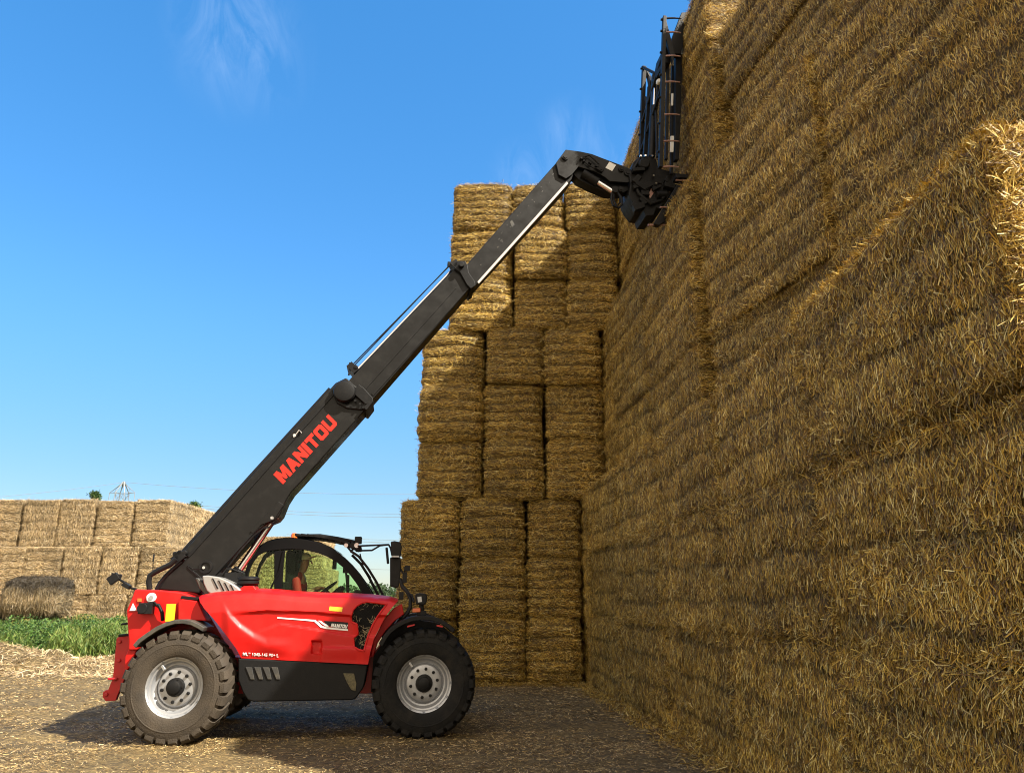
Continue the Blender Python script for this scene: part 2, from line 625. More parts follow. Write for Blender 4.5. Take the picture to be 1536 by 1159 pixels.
def bale_mesh(name, L, Wd, H, seed, dens=4500, ridge_end=0.035, ridge_side=0.012, period=0.18, rad=0.09, pal=GOLD,
              fine=1.0, top=1500, faces=('y+', 'y-', 'x+', 'x-', 'z+'), dark=False, darktop=False, messy=0.3, endvert=False, bulge=0.0):
    rs = np.random.RandomState(seed)
    ph = rs.rand() * 6
    off = rs.rand(3) * 50
    hx, hy, hz = L / 2, Wd / 2, H / 2

    def surf(Q):
        """Q: points on the box surface (centred) -> displaced rounded surface and normal"""
        inner = np.array([hx - rad, hy - rad, hz - rad])
        Cc = np.clip(Q, -inner, inner)
        d = Q - Cc
        nrm = np.linalg.norm(d, axis=1)[:, None] + 1e-9
        Nn = d / nrm
        Pp = Cc + Nn * rad
        Z = Pp[:, 2] + hz
        pw = 1 + 0.18 * math.sin(ph)
        g = np.abs(np.sin(PI * (Z + 0.05 * vnoise(Pp + off, 1.6) + 0.02 * vnoise(Pp - off, 5.0)) / (period * pw) + ph)) ** 0.6
        g = g * (0.75 + 0.35 * vnoise(Pp + off * 2, 1.1))
        endw = np.abs(Nn[:, 0])
        sidw = np.abs(Nn[:, 1])
        disp = ridge_end * (g - 0.6) * endw + endw * bulge * (1 - (Q[:, 1] / hy) ** 2)
        g2 = vnoise(Pp * np.array([1, 1, 3.0]) + off, 1.7)
        disp = disp + ridge_side * (g - .6) * sidw + 0.018 * g2 * sidw + 0.022 * vnoise(Pp + off, 2.4) + 0.008 * vnoise(Pp + off, 9.0)
        return Pp + Nn * disp[:, None], Nn

    Vs, Fs, Ts = [], [], []
    nvt = 0
    base = pal.mean(0) * 0.22
    # core
    step = 0.06
    for ax in range(3):
        for sg in (-1, 1):
            a, bb = [k for k in range(3) if k != ax]
            ha, hb = (hx, hy, hz)[a], (hx, hy, hz)[bb]
            na, nb = max(3, int(2 * ha / step)), max(3, int(2 * hb / step))
            A_, B_ = np.meshgrid(np.linspace(-ha, ha, na + 1), np.linspace(-hb, hb, nb + 1))
            Q = np.zeros((A_.size, 3))
            Q[:, a] = A_.ravel()
            Q[:, bb] = B_.ravel()
            Q[:, ax] = sg * (hx, hy, hz)[ax]
            Pp, Nn = surf(Q)
            k = np.arange(na * nb)
            r, c = k // na, k % na
            qq = np.stack([r * (na + 1) + c, r * (na + 1) + c + 1, (r + 1) * (na + 1) + c + 1, (r + 1) * (na + 1) + c], 1)
            flip = (sg < 0) ^ (ax == 1)
            if flip:
                qq = qq[:, ::-1]
            Vs.append(Pp - Nn * 0.012)
            Fs.append(qq + nvt)
            Ts.append(np.tile(base, (len(Pp), 1)) * (0.8 + 0.4 * rs.rand(len(Pp), 1)))
            nvt += len(Pp)
    # strands
    spec = {'y+': (1, 1, hx, hz), 'y-': (1, -1, hx, hz), 'x+': (0, 1, hy, hz), 'x-': (0, -1, hy, hz), 'z+': (2, 1, hx, hy)}
    for f in faces:
        ax, sg, ha, hb = spec[f]
        dn = top if f == 'z+' else dens
        n = int(4 * ha * hb * dn)
        Q = np.zeros((n, 3))
        a, bb = [k for k in range(3) if k != ax]
        Q[:, a] = rs.uniform(-ha, ha, n)
        Q[:, bb] = rs.uniform(-hb, hb, n)
        Q[:, ax] = sg * (hx, hy, hz)[ax]
        Pp, Nn = surf(Q)
        ang = rs.normal(0, 0.26, n)
        wild = rs.rand(n) < messy
        # jumbled bands
        band = vnoise(Pp * np.array([.7, .7, 3.2]) + off, 1.2) > 0.35
        ang = np.where(wild | (band & (rs.rand(n) < .6)), rs.uniform(-PI / 2, PI / 2, n), ang)
        A1 = np.zeros((n, 3))
        B1 = np.zeros((n, 3))
        if ax == 1 or endvert:
            A1[:, 2] = 1
            B1[:, a] = 1
        else:
            A1[:, a] = 1
            B1[:, bb] = 1
        if ax == 2:
            ang = rs.uniform(-PI / 2, PI / 2, n)
        D = A1 * np.cos(ang)[:, None] + B1 * np.sin(ang)[:, None]
        D = D - Nn * (D * Nn).sum(1)[:, None]
        D /= np.linalg.norm(D, axis=1)[:, None] + 1e-9
        edge = np.minimum(ha - np.abs(Q[:, a]), hb - np.abs(Q[:, bb])) < 0.10
        ln = rs.uniform(0.03, 0.105, n) * fine
        ln = np.where(rs.rand(n) < 0.04, ln * 1.9, ln)
        wd = rs.uniform(0.003, 0.0068, n) * fine
        lift = rs.normal(0.0, 0.20, n)
        lift = np.where(edge, rs.normal(0, 0.55, n), lift)
        lift = np.where(rs.rand(n) < 0.06, rs.uniform(.4, 1.0, n) * np.sign(rs.rand(n) - .5), lift)
        Pp = Pp + Nn * (rs.uniform(-0.012, 0.020, n) + np.abs(lift) * ln * 0.25)[:, None]
        V, Fq = strands(Pp, D, Nn, ln, wd, lift, rs)
        ti = rs.choice(6, n, p=GOLDP)
        col = pal[ti] * rs.uniform(0.75, 1.15, (n, 1))
        # patchy random darkening of the strands, stretched into bands
        zone = vnoise(Pp * np.array([.8, .8, 2.0]) + off + 9, 1.6)
        col = col * (1 - 0.28 * np.clip(zone, 0, 1))[:, None]
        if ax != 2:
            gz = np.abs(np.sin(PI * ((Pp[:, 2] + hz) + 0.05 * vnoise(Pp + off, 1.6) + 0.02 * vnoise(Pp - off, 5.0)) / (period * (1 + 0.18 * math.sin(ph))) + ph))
            col = col * (0.45 + 0.55 * np.clip(gz * 2.6 + .25 * vnoise(Pp * 3 + off, 2.0), 0, 1))[:, None]  # crevice shade painted into the strand colour along the ridge grooves
        if darktop:
            dz = np.clip((Pp[:, 2] / hz - 0.05 + 0.25 * vnoise(Pp + off, 3)) * 2.2, 0, 1)[:, None]
            col = col * (1 - 0.82 * dz)
        Vs.append(V)
        Fs.append(Fq + nvt)
        Ts.append(np.repeat(col, 6, 0))
        nvt += len(V)
    V = np.concatenate(Vs)
    V[:, 2] += hz
    return np_mesh(name, V, np.concatenate(Fs), M_straw, np.concatenate(Ts))


BL, BW, BH = 2.40, 1.24, 1.262
near_meshes = [bale_mesh('straw_bale_near', BL, BW, BH + .015, 300 + k, dens=11500, faces=('y+', 'y-', 'x+', 'x-', 'z+'), top=3500, fine=.82, ridge_side=.065, period=.42, messy=.22) for k in range(2)]
wall_meshes = [bale_mesh('straw_bale_wall', BL, BW, BH + .015, 100 + k, dens=7000, top=900, rad=.06, fine=.82, ridge_side=.065, period=.36, messy=.18) for k in range(6)]
end_meshes = [bale_mesh('straw_bale_end', BL, BW, 1.25, 200 + k, dens=3600, ridge_end=0.095, ridge_side=.04, period=1.25 / 6, rad=0.17, faces=('x+', 'x-', 'y+'), messy=.38, bulge=.07) for k in range(5)]
pale_meshes = [bale_mesh('straw_bale_pale', 2.4, 1.40, 1.79, 400 + k, dens=2300, ridge_end=0.035, ridge_side=.03, period=.3, rad=0.09, pal=PALE, fine=1.25, faces=('x+', 'x-', 'y-', 'y+'), endvert=(k % 3 != 0), top=10) for k in range(4)]

ORD = ['bottom', 'second', 'third', 'fourth', 'fifth', 'sixth', 'seventh', 'eighth', 'top']
rnd = random.Random(5)


def bale(mesh, loc, rz, label, group, sc=(1, 1, 1)):
    o = bpy.data.objects.new('straw_bale', mesh)
    o.location = loc
    o.rotation_euler = (0, 0, rz)
    o.scale = sc
    tag(o, label, 'straw bale', group)
    return link(o)


# --- long wall on the right
T0 = [(3.2, 2.36), (6, 2.32), (8.5, 2.2), (15.8, 1.50)]
T1n = [(4.6, 4.0), (9.8, 2.70)]
T2n = [(4.6, 4.3), (9.8, 3.28)]
T1f = [(9.8, 2.60), (15.8, 2.02)]
T2f = [(9.8, 3.12), (15.8, 2.52)]
GW = 'big straw bales of the long wall on the right'
place = ['nearest the camera', 'second from the camera', 'third from the camera', 'fourth from the camera',
         'fifth from the camera', 'at its far end']
nidx = 0
RH = 1.27


def wall_bale(prof, ya, row, k, lab, near=False, dx=0.0, rows_h=RH, sx=1.03):
    global nidx
    yb = ya + BL
    xa, xb = interp(ya, prof), interp(yb, prof)
    yaw = math.atan2(-(xb - xa), BL)
    jx = rnd.uniform(-0.035, 0.035)
    cx = (xa + xb) / 2 + BW / 2 + dx + jx
    ms = near_meshes if near else wall_meshes
    m = ms[(nidx * 5 + row) % len(ms)]
    nidx += 1
    fl = rnd.random() < 0.5 and not near
    bale(m, (cx, (ya + yb) / 2 + rnd.uniform(-.02, .02), row * RH), PI / 2 + yaw + (PI if fl else 0) + rnd.uniform(-.008, .008), lab, GW, (sx, 1, 1))


for row in range(3):
    for k in range(6):
        ya = 3.2 + 2.41 * k
        wall_bale(T0, ya, row, k, ('straw bale in the %s row of the right wall, %s' % (ORD[row], place[k])) if (k, row) != (0, 2) else
                  'nearest right wall bale of the third row, its end and top edge sunlit', near=(k < 1))
for row in range(3):
    for k in range(3):
        ya = 3.2 + 2.41 * k
        wall_bale(T0, ya, row, k, 'straw bale behind the right wall front course, %s row, %s' % (ORD[row], place[k]), dx=BW + .02)
for row in range(3, 8):
    for k in range(2):
        if k == 0 and row > 6:
            continue
        ya = 4.72 + 2.54 * k
        wall_bale(T1n if row < 6 else T2n, ya, row, k, 'shaded bale set back above the right wall ledge, %s row, %s one' % (
            ORD[row], ('nearer', 'farther')[k]), sx=1.085)
for row in range(3, 9):
    for k in range(3):
        ya = 9.85 + 2.41 * k
        lab = 'bale in the %s row of the right wall far section, %s' % (
            ORD[row], ('nearest the camera', 'middle one', 'far end one')[k])
        if row == 8 and k == 0:
            lab = 'topmost right wall bale whose end catches the sun right of the grab'
        wall_bale(T1f if row < 6 else T2f, ya, row, k, lab)

# --- front facing stack (bale ends towards the camera)
GE = 'straw bales of the stack facing the camera behind the boom'
tedge = [(-2.42, -1.12, 0.27, 1.44), (-2.07, -0.64, 0.69, 2.01), (-1.47, 0.0, 1.27, 2.49)]
tiers = [(z0_, h_, [(e[k] + e[k + 1]) / 2 for k in range(3)]) for (z0_, h_), e in zip(((0.0, 1.213), (3.64, 1.287), (7.50, 1.25)), tedge)]
cname = ['left', 'middle', 'right']
tname = ['lowest', 'middle', 'highest']
rname = ['bottom', 'middle', 'top']
n = 0
for ti, (z0, hh, xs) in enumerate(tiers):
    for r in range(3):
        for c, x in enumerate(xs):
            m = end_meshes[(n * 3 + ti) % 5]
            n += 1
            o = bale(m, (x + rnd.uniform(-.015, .015), 15.8 + 1.2 + rnd.uniform(-.09, .09), z0 + r * hh), -PI / 2 + rnd.uniform(-.03, .03),
                     '%s column, %s bale of the %s tier in the stack behind the boom' % (cname[c], rname[r], tname[ti]), GE,
                     (1, (tedge[ti][c + 1] - tedge[ti][c] - .035) / BW, hh / 1.25 * 1.035))

for ti, (z0, hh, xs) in enumerate(tiers):
    for r in range(3):
        for c in range(2):
            bale(end_meshes[(ti + r + c) % 5], ((xs[c] + xs[c + 1]) / 2, 15.8 + 3.5, max(0, z0 + r * hh - .3)), -PI / 2,
                 'bale behind the %s gap, %s bale of the %s tier behind the boom' % (('left', 'right')[c], rname[r], tname[ti]), GE, (1, 1, hh / 1.25))

# --- loose straw bed over the yard
def litter():
    rs = np.random.RandomState(3)
    n = 300000
    d = 6.2 * (26 / 6.2) ** (rs.rand(n) ** 1.15)
    x = rs.uniform(-0.85, 0.33, n) * d
    pc = np.stack([x, d, x * 0], 1)
    ok = (x < 2.6) & (rs.rand(n) < .25 + 1.1 * np.clip(.5 + vnoise(pc * np.array([.6, 1, 1]), 1.3) + .6 * vnoise(pc, 5.0), 0, 1))
    x, d = x[ok], d[ok]
    n = len(x)
    P = np.stack([x, d, gh(x, d) + rs.uniform(0.001, 0.018, n)], 1)
    a = rs.uniform(0, PI, n)
    D = np.stack([np.cos(a), np.sin(a), rs.normal(0, .12, n)], 1)
    Nn = np.tile([0, 0, 1.0], (n, 1))
    sc = np.clip(d / 10, .8, 2)
    V, Fq = strands(P, D, Nn, rs.uniform(.015, .06, n) * sc ** .5, rs.uniform(.003, .006, n) * sc, np.abs(rs.normal(0, .1, n)), rs)
    pal = np.array([[0.48, 0.33, 0.13], [0.60, 0.44, 0.19], [0.24, 0.15, 0.06], [0.07, 0.043, 0.018], [0.76, 0.60, 0.33], [0.15, 0.09, 0.038]])
    col = pal[rs.choice(6, n, p=[.20, .13, .24, .23, .07, .13])] * rs.uniform(.7, 1.1, (n, 1))
    me = np_mesh('straw_litter', V, Fq, M_straw, np.repeat(col, 6, 0))
    tag(link(bpy.data.objects.new('straw_litter', me)), 'loose trampled straw strewn over the bare ground', 'straw litter', kind='stuff')
    # fallen straw along the feet of the stacks
    n = 26000
    s = rs.rand(n)
    yw = rs.uniform(3.3, 15.8, n)
    xw = np.array([interp(v, T0) for v in yw]) - np.abs(rs.normal(0, .16, n)) + .03
    k = n // 3
    xw[:k] = rs.uniform(-2.4, 1.5, k)
    yw[:k] = 15.8 - np.abs(rs.normal(0, .16, k))
    P = np.stack([xw, yw, gh(xw, yw) + rs.uniform(0, .06, n) * rs.rand(n)], 1)
    a = rs.uniform(0, PI, n)
    D = np.stack([np.cos(a), np.sin(a), rs.normal(0, .3, n)], 1)
    D /= np.linalg.norm(D, axis=1)[:, None]
    V, Fq = strands(P, D, np.tile([0, 0, 1.0], (n, 1)), rs.uniform(.04, .16, n), rs.uniform(.004, .009, n), np.abs(rs.normal(0, .25, n)), rs)
    me = np_mesh('fallen_straw', V, Fq, M_straw, np.repeat(GOLD[rs.choice(6, n, p=GOLDP)] * rs.uniform(.4, .85, (n, 1)), 6, 0))
    tag(link(bpy.data.objects.new('fallen_straw', me)), 'drift of fallen golden straw along the foot of the bale stacks', 'fallen straw', kind='stuff')
    # pale heap at far left
    n = 14000
    x = rs.uniform(-17, -7.8, n)
    d = rs.uniform(17.2, 22.8, n)
    P = np.stack([x, d, gh(x, d) + rs.uniform(0, .05, n)], 1)
    a = rs.uniform(0, PI, n)
    D = np.stack([np.cos(a), np.sin(a), rs.normal(0, .3, n)], 1)
    V, Fq = strands(P, D, np.tile([0, 0, 1.0], (n, 1)), rs.uniform(.08, .25, n), rs.uniform(.008, .016, n), np.abs(rs.normal(0, .2, n)), rs)
    me = np_mesh('straw_heap', V, Fq, M_straw, np.repeat(PALE[rs.choice(6, n, p=GOLDP)] * rs.uniform(.6, 1.0, (n, 1)), 6, 0))
    tag(link(bpy.data.objects.new('straw_heap', me)), 'low pale heap of loose straw in front of the green weeds', 'straw heap', kind='stuff')

    # loose straw hanging over the near corner and along the sunlit ledge
    n = 13000
    f = rs.rand(n)
    k = int(n * .6)
    x = rs.uniform(2.36, 3.1, n)
    y = 3.2 - np.abs(rs.normal(0, .035, n))
    z = 3.86 - np.abs(rs.normal(0, .95, n))
    y[k:] = rs.uniform(3.2, 6.0, n - k)
    x[k:] = 2.38 + np.abs(rs.normal(0, .10, n - k))
    z[k:] = 3.86 + rs.uniform(-.05, .06, n - k)
    P = np.stack([x, y, z], 1)
    D = rs.normal(0, 1, (n, 3))
    D[:k, 1] *= .35
    D[k:, 2] *= .5
    D /= np.linalg.norm(D, axis=1)[:, None]
    Nn = np.tile([0, -1.0, 0], (n, 1))
    Nn[k:] = [0, 0, 1.0]
    V, Fq = strands(P, D, Nn, rs.uniform(.04, .13, n), rs.uniform(.003, .007, n), rs.normal(0, .2, n), rs)
    me = np_mesh('hanging_straw', V, Fq, M_straw, np.repeat(GOLD[rs.choice(6, n, p=[.50, .34, .05, .01, .05, .05])] * rs.uniform(.7, 1.05, (n, 1)), 6, 0))
    tag(link(bpy.data.objects.new('hanging_straw', me)), 'loose sunlit straw hanging over the near ledge corner of the right wall', 'loose straw', kind='stuff')


litter()

# --- pale stack at far left, 6 courses, paired 3+3 look
GL = 'pale straw bales of the far stack on the left'
YL = 28.8
CW = 1.45
n = 0


def pale(x, y, z, rz, lab, grp, sc=(1, 1, 1)):
    global n
    n += 1
    return bale(pale_meshes[n % 4], (x, y, z), rz + (PI if n % 3 == 0 else 0), lab, grp, sc)


xr = -13.2
for r in range(3):
    h = 1.79
    offx = (.25, .5, 0)[r]
    for c in range(8):
        x = xr - CW / 2 - c * CW + offx
        if x < -22.5:
            continue
        lab = 'pale bale, %s course of the far left stack, %s from its right corner' % (
            ['bottom', 'middle', 'top'][r], ['first', 'second', 'third', 'fourth', 'fifth', 'sixth', 'seventh', 'eighth'][c])
        pale(x + rnd.uniform(-.04, .04), YL + 1.2 + rnd.uniform(-.05, .05) + (0.12 if r > 1 else 0), r * h, -PI / 2 + rnd.uniform(-.02, .02), lab, GL, (1, rnd.uniform(.93, .965), rnd.uniform(.975, 1.03) if r == 2 else 1))
# flank of the same stack running back
for r in range(3):
    for c in range(2):
        pale(xr - .72 - rnd.uniform(0, .08), YL + 3.65 + 2.42 * c, r * 1.79, PI / 2 + rnd.uniform(-.02, .02),
             'pale bale, %s course on the far left stack flank, %s from its corner' % (
                 ['bottom', 'middle', 'top'][r], ['first', 'second'][c]), GL)
# stack seen behind the cab
GC = 'straw bales of the stack seen behind the cab'
YC = 37.0
for r in range(3):
    for c in range(5):
        pale(-9.98 - c * 1.43 + rnd.uniform(-.05, .05) + (.32 if r < 2 and c < 1 else 0), YC + 1.2, r * 1.54, -PI / 2, 'bale in the %s course of the stack behind the cab, %s from the right' % (
            ['bottom', 'middle', 'top'][r], ['first', 'second', 'third', 'fourth', 'fifth'][c]), GC, (1, 1, .86))
# weathered bales in front of the left stack
old_m = [bale_mesh('weathered_bale', 2.2, 1.25, 1.0, 500 + k, dens=1800, ridge_end=.03, ridge_side=.04, period=.25, rad=.44, pal=PALE * .62, fine=1.7, top=1500, darktop=True) for k in range(2)]
o = bale(old_m[0], (-15.35, 24.9, 1.0), R(4), 'rotten straw bale with blackened rounded top lying on another, far left', 'weathered bales in front of the far left stack')
o.scale = (0.86, 1, 1.3)
o = bale(old_m[1], (-15.3, 25.0, 0.0), R(-3), 'weathered brown straw bale standing in weeds under the black topped one', 'weathered bales in front of the far left stack')
o = bale(old_m[0], (-17.4, 24.6, 0.0), R(8), 'dark slumped straw bale cut by the left edge of the photo, low among weeds', 'weathered bales in front of the far left stack')
o.scale = (1, 1, 1.25)

# ------------------------------------------------------------------ vegetation


def leaf_mat(name, c1, c2):
    m = bpy.data.materials.new(name)
    m.use_nodes = True
    t = m.node_tree
    b = t.nodes['Principled BSDF']
    b.inputs['Roughness'].default_value = 0.6
    at = t.nodes.new('ShaderNodeAttribute')
    at.attribute_name = 'tint'
    t.links.new(at.outputs['Color'], b.inputs['Base Color'])
    tl = t.nodes.new('ShaderNodeBsdfTranslucent')
    t.links.new(at.outputs['Color'], tl.inputs['Color'])
    mxs = t.nodes.new('ShaderNodeMixShader')
    mxs.inputs[0].default_value = 0.3
    out = t.nodes['Material Output']
    t.links.new(b.outputs[0], mxs.inputs[1])
    t.links.new(tl.outputs[0], mxs.inputs[2])
    t.links.new(mxs.outputs[0], out.inputs['Surface'])
    return m


M_leaf = leaf_mat('leaf', 0, 0)


def leaves(P, size, rs, pal, up=0.0, long_=1.6):
    n = len(P)
    A = rs.normal(0, 1, (n, 3))
    A[:, 2] = A[:, 2] * (1 - up) + up * 2
    A /= np.linalg.norm(A, axis=1)[:, None]
    B = np.cross(A, rs.normal(0, 1, (n, 3)))
    B /= np.linalg.norm(B, axis=1)[:, None] + 1e-9
    s = size * rs.uniform(.6, 1.4, n)[:, None]
    V = np.stack([P - A * s * long_ / 2, P + B * s * .5, P + A * s * long_ / 2, P - B * s * .5], 1).reshape(-1, 3)
    Fq = np.arange(n * 4).reshape(-1, 4)
    col = pal[rs.randint(0, len(pal), n)] * rs.uniform(.6, 1.25, (n, 1))
    return V, Fq, np.repeat(col, 4, 0)


G1 = np.array([[.045, .10, .018], [.07, .14, .025], [.03, .07, .015], [.12, .18, .04]])


def foliage(name, blobs, n, size, seed, pal=G1, up=0.0, long_=1.6):
    rs = np.random.RandomState(seed)
    w = np.array([b_[3] * b_[4] * b_[5] for b_ in blobs]) ** .8
    k = rs.choice(len(blobs), n, p=w / w.sum())
    B = np.array(blobs)[k]
    d = rs.normal(0, 1, (n, 3))
    d /= np.linalg.norm(d, axis=1)[:, None]
    r = rs.uniform(.45, 1.05, n)[:, None] ** .6
    P = B[:, :3] + d * r * B[:, 3:6]
    P[:, 2] = np.maximum(P[:, 2], gh(P[:, 0], P[:, 1]) + .02)
    V, Fq, T = leaves(P, size, rs, pal, up, long_)
    return np_mesh(name, V, Fq, M_leaf, T)


rsv = np.random.RandomState(8)
bl = []
for k in range(110):
    x = rsv.uniform(-19, -8.2)
    y = rsv.uniform(20.6, 25.5)
    s = rsv.uniform(.4, .85)
    bl.append((x, y, .2 + rsv.uniform(0, .4), s * 1.3, s, s * rsv.uniform(.5, .95)))
bl = [b_ for b_ in bl if not (-13.2 < b_[0] < -9.5 and b_[1] < 21.8)]
me = foliage('weeds', bl, 150000, .036, 4, np.array([[.055, .13, .02], [.09, .19, .03], [.03, .075, .015], [.15, .22, .05]]), up=.3)
tag(link(bpy.data.objects.new('weeds', me)), 'tangle of green weeds growing at the foot of the pale stack', 'weeds', kind='stuff')
# dry yellow grass tufts
bl2 = [(rsv.uniform(-12.5, -9.6), rsv.uniform(21.2, 24.5), .3, .4, .4, rsv.uniform(.3, .6)) for _ in range(7)] + [(rsv.uniform(-17, -12), rsv.uniform(24.5, 26.5), .5, .4, .4, .6) for _ in range(8)]
me = foliage('dry_grass', bl2, 22000, .035, 9, np.array([[.30, .28, .07], [.22, .24, .06], [.38, .33, .10]]), up=.8, long_=7)
tag(link(bpy.data.objects.new('dry_grass', me)), 'yellowing tall grass between the weeds and the rear of the machine', 'dry grass', kind='stuff')
bl5 = [(rsv.uniform(-19, -9), rsv.uniform(20.8, 24.5), .3, .5, .5, rsv.uniform(.35, .8)) for _ in range(60)]
me = foliage('tall_grass', bl5, 60000, .022, 19, np.array([[.16, .24, .04], [.10, .18, .03], [.24, .28, .07]]), up=.75, long_=9)
tag(link(bpy.data.objects.new('tall_grass', me)), 'rough bright green grass growing among the weeds at the left', 'grass', kind='stuff')
# woodland at the horizon
bl3 = []
for k in range(170):
    x = rsv.uniform(-75, 45)
    y = rsv.uniform(105, 125)
    s = rsv.uniform(2.2, 4.2)
    s *= .62
    bl3.append((x, y, s * .8 + rsv.uniform(0, .8), s * 1.5, s, s))
me = foliage('woodland', bl3, 130000, .28, 12, np.array([[.03, .065, .02], [.05, .09, .03], [.075, .11, .04]]))
tag(link(bpy.data.objects.new('woodland', me)), 'far green belt of trees along the horizon', 'woodland', kind='stuff')
# hedge nearer, seen between cab and stack
bl4 = []
for k in range(40):
    bl4.append((rsv.uniform(-22, 6), rsv.uniform(60, 66), rsv.uniform(.4, 1.2), 1.8, 1.4, 1.1))
me = foliage('hedge', bl4, 60000, .14, 13, np.array([[.05, .10, .025], [.09, .15, .04], [.12, .17, .05]]))
tag(link(bpy.data.objects.new('hedge', me)), 'rough green hedge beyond the yard, seen between cab and stack', 'hedge')


def shrub(px, py, Yd, s, lab):
    rx, ry, rz_ = ray(px, py)
    x, z = rx / ry * Yd, CAMZ + rz_ / ry * Yd
    rt = bpy.data.objects.new('shrub', None)
    rt.location = (x, Yd, 0)
    tag(rt, lab, 'shrub', 'shrubs showing above the far bales')
    link(rt)
    me = bpy.data.meshes.new('x')
    rs = np.random.RandomState(int(px))
    bls = [(rs.uniform(-s, s) * .5, rs.uniform(-s, s) * .4, z - s * .2 + rs.uniform(-s, s * .7), s * .5, s * .5, s * .5) for _ in range(9)]
    w = len(bls)
    k = rs.randint(0, w, 1600)
    B = np.array(bls)[k]
    d = rs.normal(0, 1, (1600, 3))
    P = B[:, :3] + d * .45 * B[:, 3:6]
    V, Fq, T = leaves(P, s * .16, rs, G1)
    o = link(bpy.data.objects.new('crown', np_mesh('crown', V, Fq, M_leaf, T)), rt)
    tb = MB()
    tb.tube([(0, 0, 0), (s * .05, 0, z * .5), (0, 0, z)], [.09, .06, .03], 7)
    tb.build('trunk', M_rust, rt)


shrub(144, 746, 46, .45, 'small dark green treetop peeping over the far left stack beside the pylon')
shrub(290, 760, 37, .40, 'green tuft showing over the right corner of the far left stack')

# ------------------------------------------------------------------ pylon and power lines
M_galv = mat('galvanised_steel', (0.25, 0.27, 0.29), .5, metal=.3)
PY = 210.0
rx, ry, rz_ = ray(186, 722)
PX, PZ = rx / ry * PY, CAMZ + rz_ / ry * PY
pb = MB()
s_ = PY / 1100.0       # metres per photo pixel there


def leg4(z, hw):
    return [(sx_ * hw, sy_ * hw, z) for sx_ in (-1, 1) for sy_ in (-1, 1)]


lv = [(0, 3.2), (PZ * .3, 2.4), (PZ * .55, 1.8), (PZ * .78, 1.45), (PZ * .90, 1.3), (PZ, .15)]
for (za, wa), (zb, wb) in zip(lv, lv[1:]):
    a4, b4 = leg4(za, wa), leg4(zb, wb)
    for k in range(4):
        pb.tube([a4[k], b4[k]], .13, 5)
    for (i, j) in ((0, 1), (2, 3), (0, 2), (1, 3)):
        pb.tube([a4[i], b4[j]], .07, 4)
        pb.tube([a4[j], b4[i]], .07, 4)
        pb.tube([b4[i], b4[j]], .07, 4)
rt = bpy.data.objects.new('pylon', None)
rt.location = (PX, PY, 0)
tag(rt, 'grey lattice electricity pylon whose top rises behind the far left stack', 'pylon')
link(rt)
pb.build('tower', M_galv, rt)
za = PZ - 3.2
for sg in (-1, 1):
    ab = MB()
    e = (sg * 3.6, 0, za)
    for yy in (-.8, .8):
        ab.tube([(sg * 1.2, yy, za), e], .09, 4)
        ab.tube([(sg * .2, yy * .3, PZ - .4), e], .08, 4)
    ab.tube([(sg * 2.2, 0, za), (sg * 1.9, 0, za + 1.2)], .06, 4)
    arm = ab.build('crossarm', M_galv, rt)
    ib = MB()
    ib.tube([e, (e[0], 0, e[2] - 2.0)], .10, 6)
    ib.build('insulator', M_galv, arm)


def cable(pts, lab, r=.022):
    cb = MB()
    P = []
    for (px, py, Yd) in pts:
        rx, ry, rz_ = ray(px, py)
        P.append(Vector((rx / ry * Yd, Yd, CAMZ + rz_ / ry * Yd)))
    out = []
    for a_, b_ in zip(P, P[1:]):
        for k in range(14):
            f = k / 14
            out.append(a_.lerp(b_, f) - Vector((0, 0, 1)) * 4 * f * (1 - f) * (a_ - b_).length * .012)
    out.append(P[-1])
    cb.tube(out, r, 5)
    o = cb.build('power_line', M_galv)
    tag(o, lab, 'power line', 'power lines crossing the sky')


cable([(187, 723, 210), (640, 741, 205)], 'thin power line running right from the very tip of the pylon', .05)
cable([(187, 723, 210), (-80, 751, 190)], 'thin power line running left from the pylon towards the photo edge', .05)
cable([(290, 757, 205), (660, 770, 200)], 'upper line of the close pair crossing the sky behind the boom', .05)
cable([(290, 761, 205), (660, 775, 200)], 'lower line of the close pair crossing the sky behind the boom', .05)
cable([(430, 801, 205), (660, 810, 200)], 'power line passing just above the cab roof and work lamp', .05)
cable([(430, 805, 205), (660, 813.5, 200)], 'power line passing behind the cab roof guard and mirror arm', .05)
cable([(430, 846, 205), (660, 854, 200)], 'lowest power line, just above the treeline beside the black mirror', .05)

# ------------------------------------------------------------------ telehandler
# local frame: x along the machine (front = +x), y away from the camera, z up; y = 0 is the outer face of the near tyres
RX0, RY0 = -3.85, 9.24
PX1, PY1 = -1.03, 9.66
YAW = math.atan2(PY1 - RY0, PX1 - RX0)
ca, sa = math.cos(YAW), math.sin(YAW)


def M(px, py, v=0.0):
    """local point where the photo ray meets the plane y = v of the machine"""
    rx, ry, rz = ray(px, py)
    # world = t * (rx, ry) ; local v = -(X-RX0)*sa + (Y-RY0)*ca
    k = -rx * sa + ry * ca
    t_ = (v - RX0 * sa + RY0 * ca) / k
    Xw, Yw = rx * t_, ry * t_
    return ((Xw - RX0) * ca + (Yw - RY0) * sa, v, CAMZ + rz * t_)


def UZ(pts, v):
    return [(lambda p: (p[0], p[2]))(M(x, y, v)) for x, y in pts]


TH = bpy.data.objects.new('telehandler', None)
TH.location = (RX0, RY0, 0)
TH.rotation_euler = (0, 0, YAW)
tag(TH, 'red and black telehandler with raised boom reaching up to the bale wall', 'telehandler')
link(TH)

TR = 0.635
wc_r = M(263, 1031, 0)
wc_f = M(636.5, 1024, 0)
print('wheel centres', wc_r, wc_f)


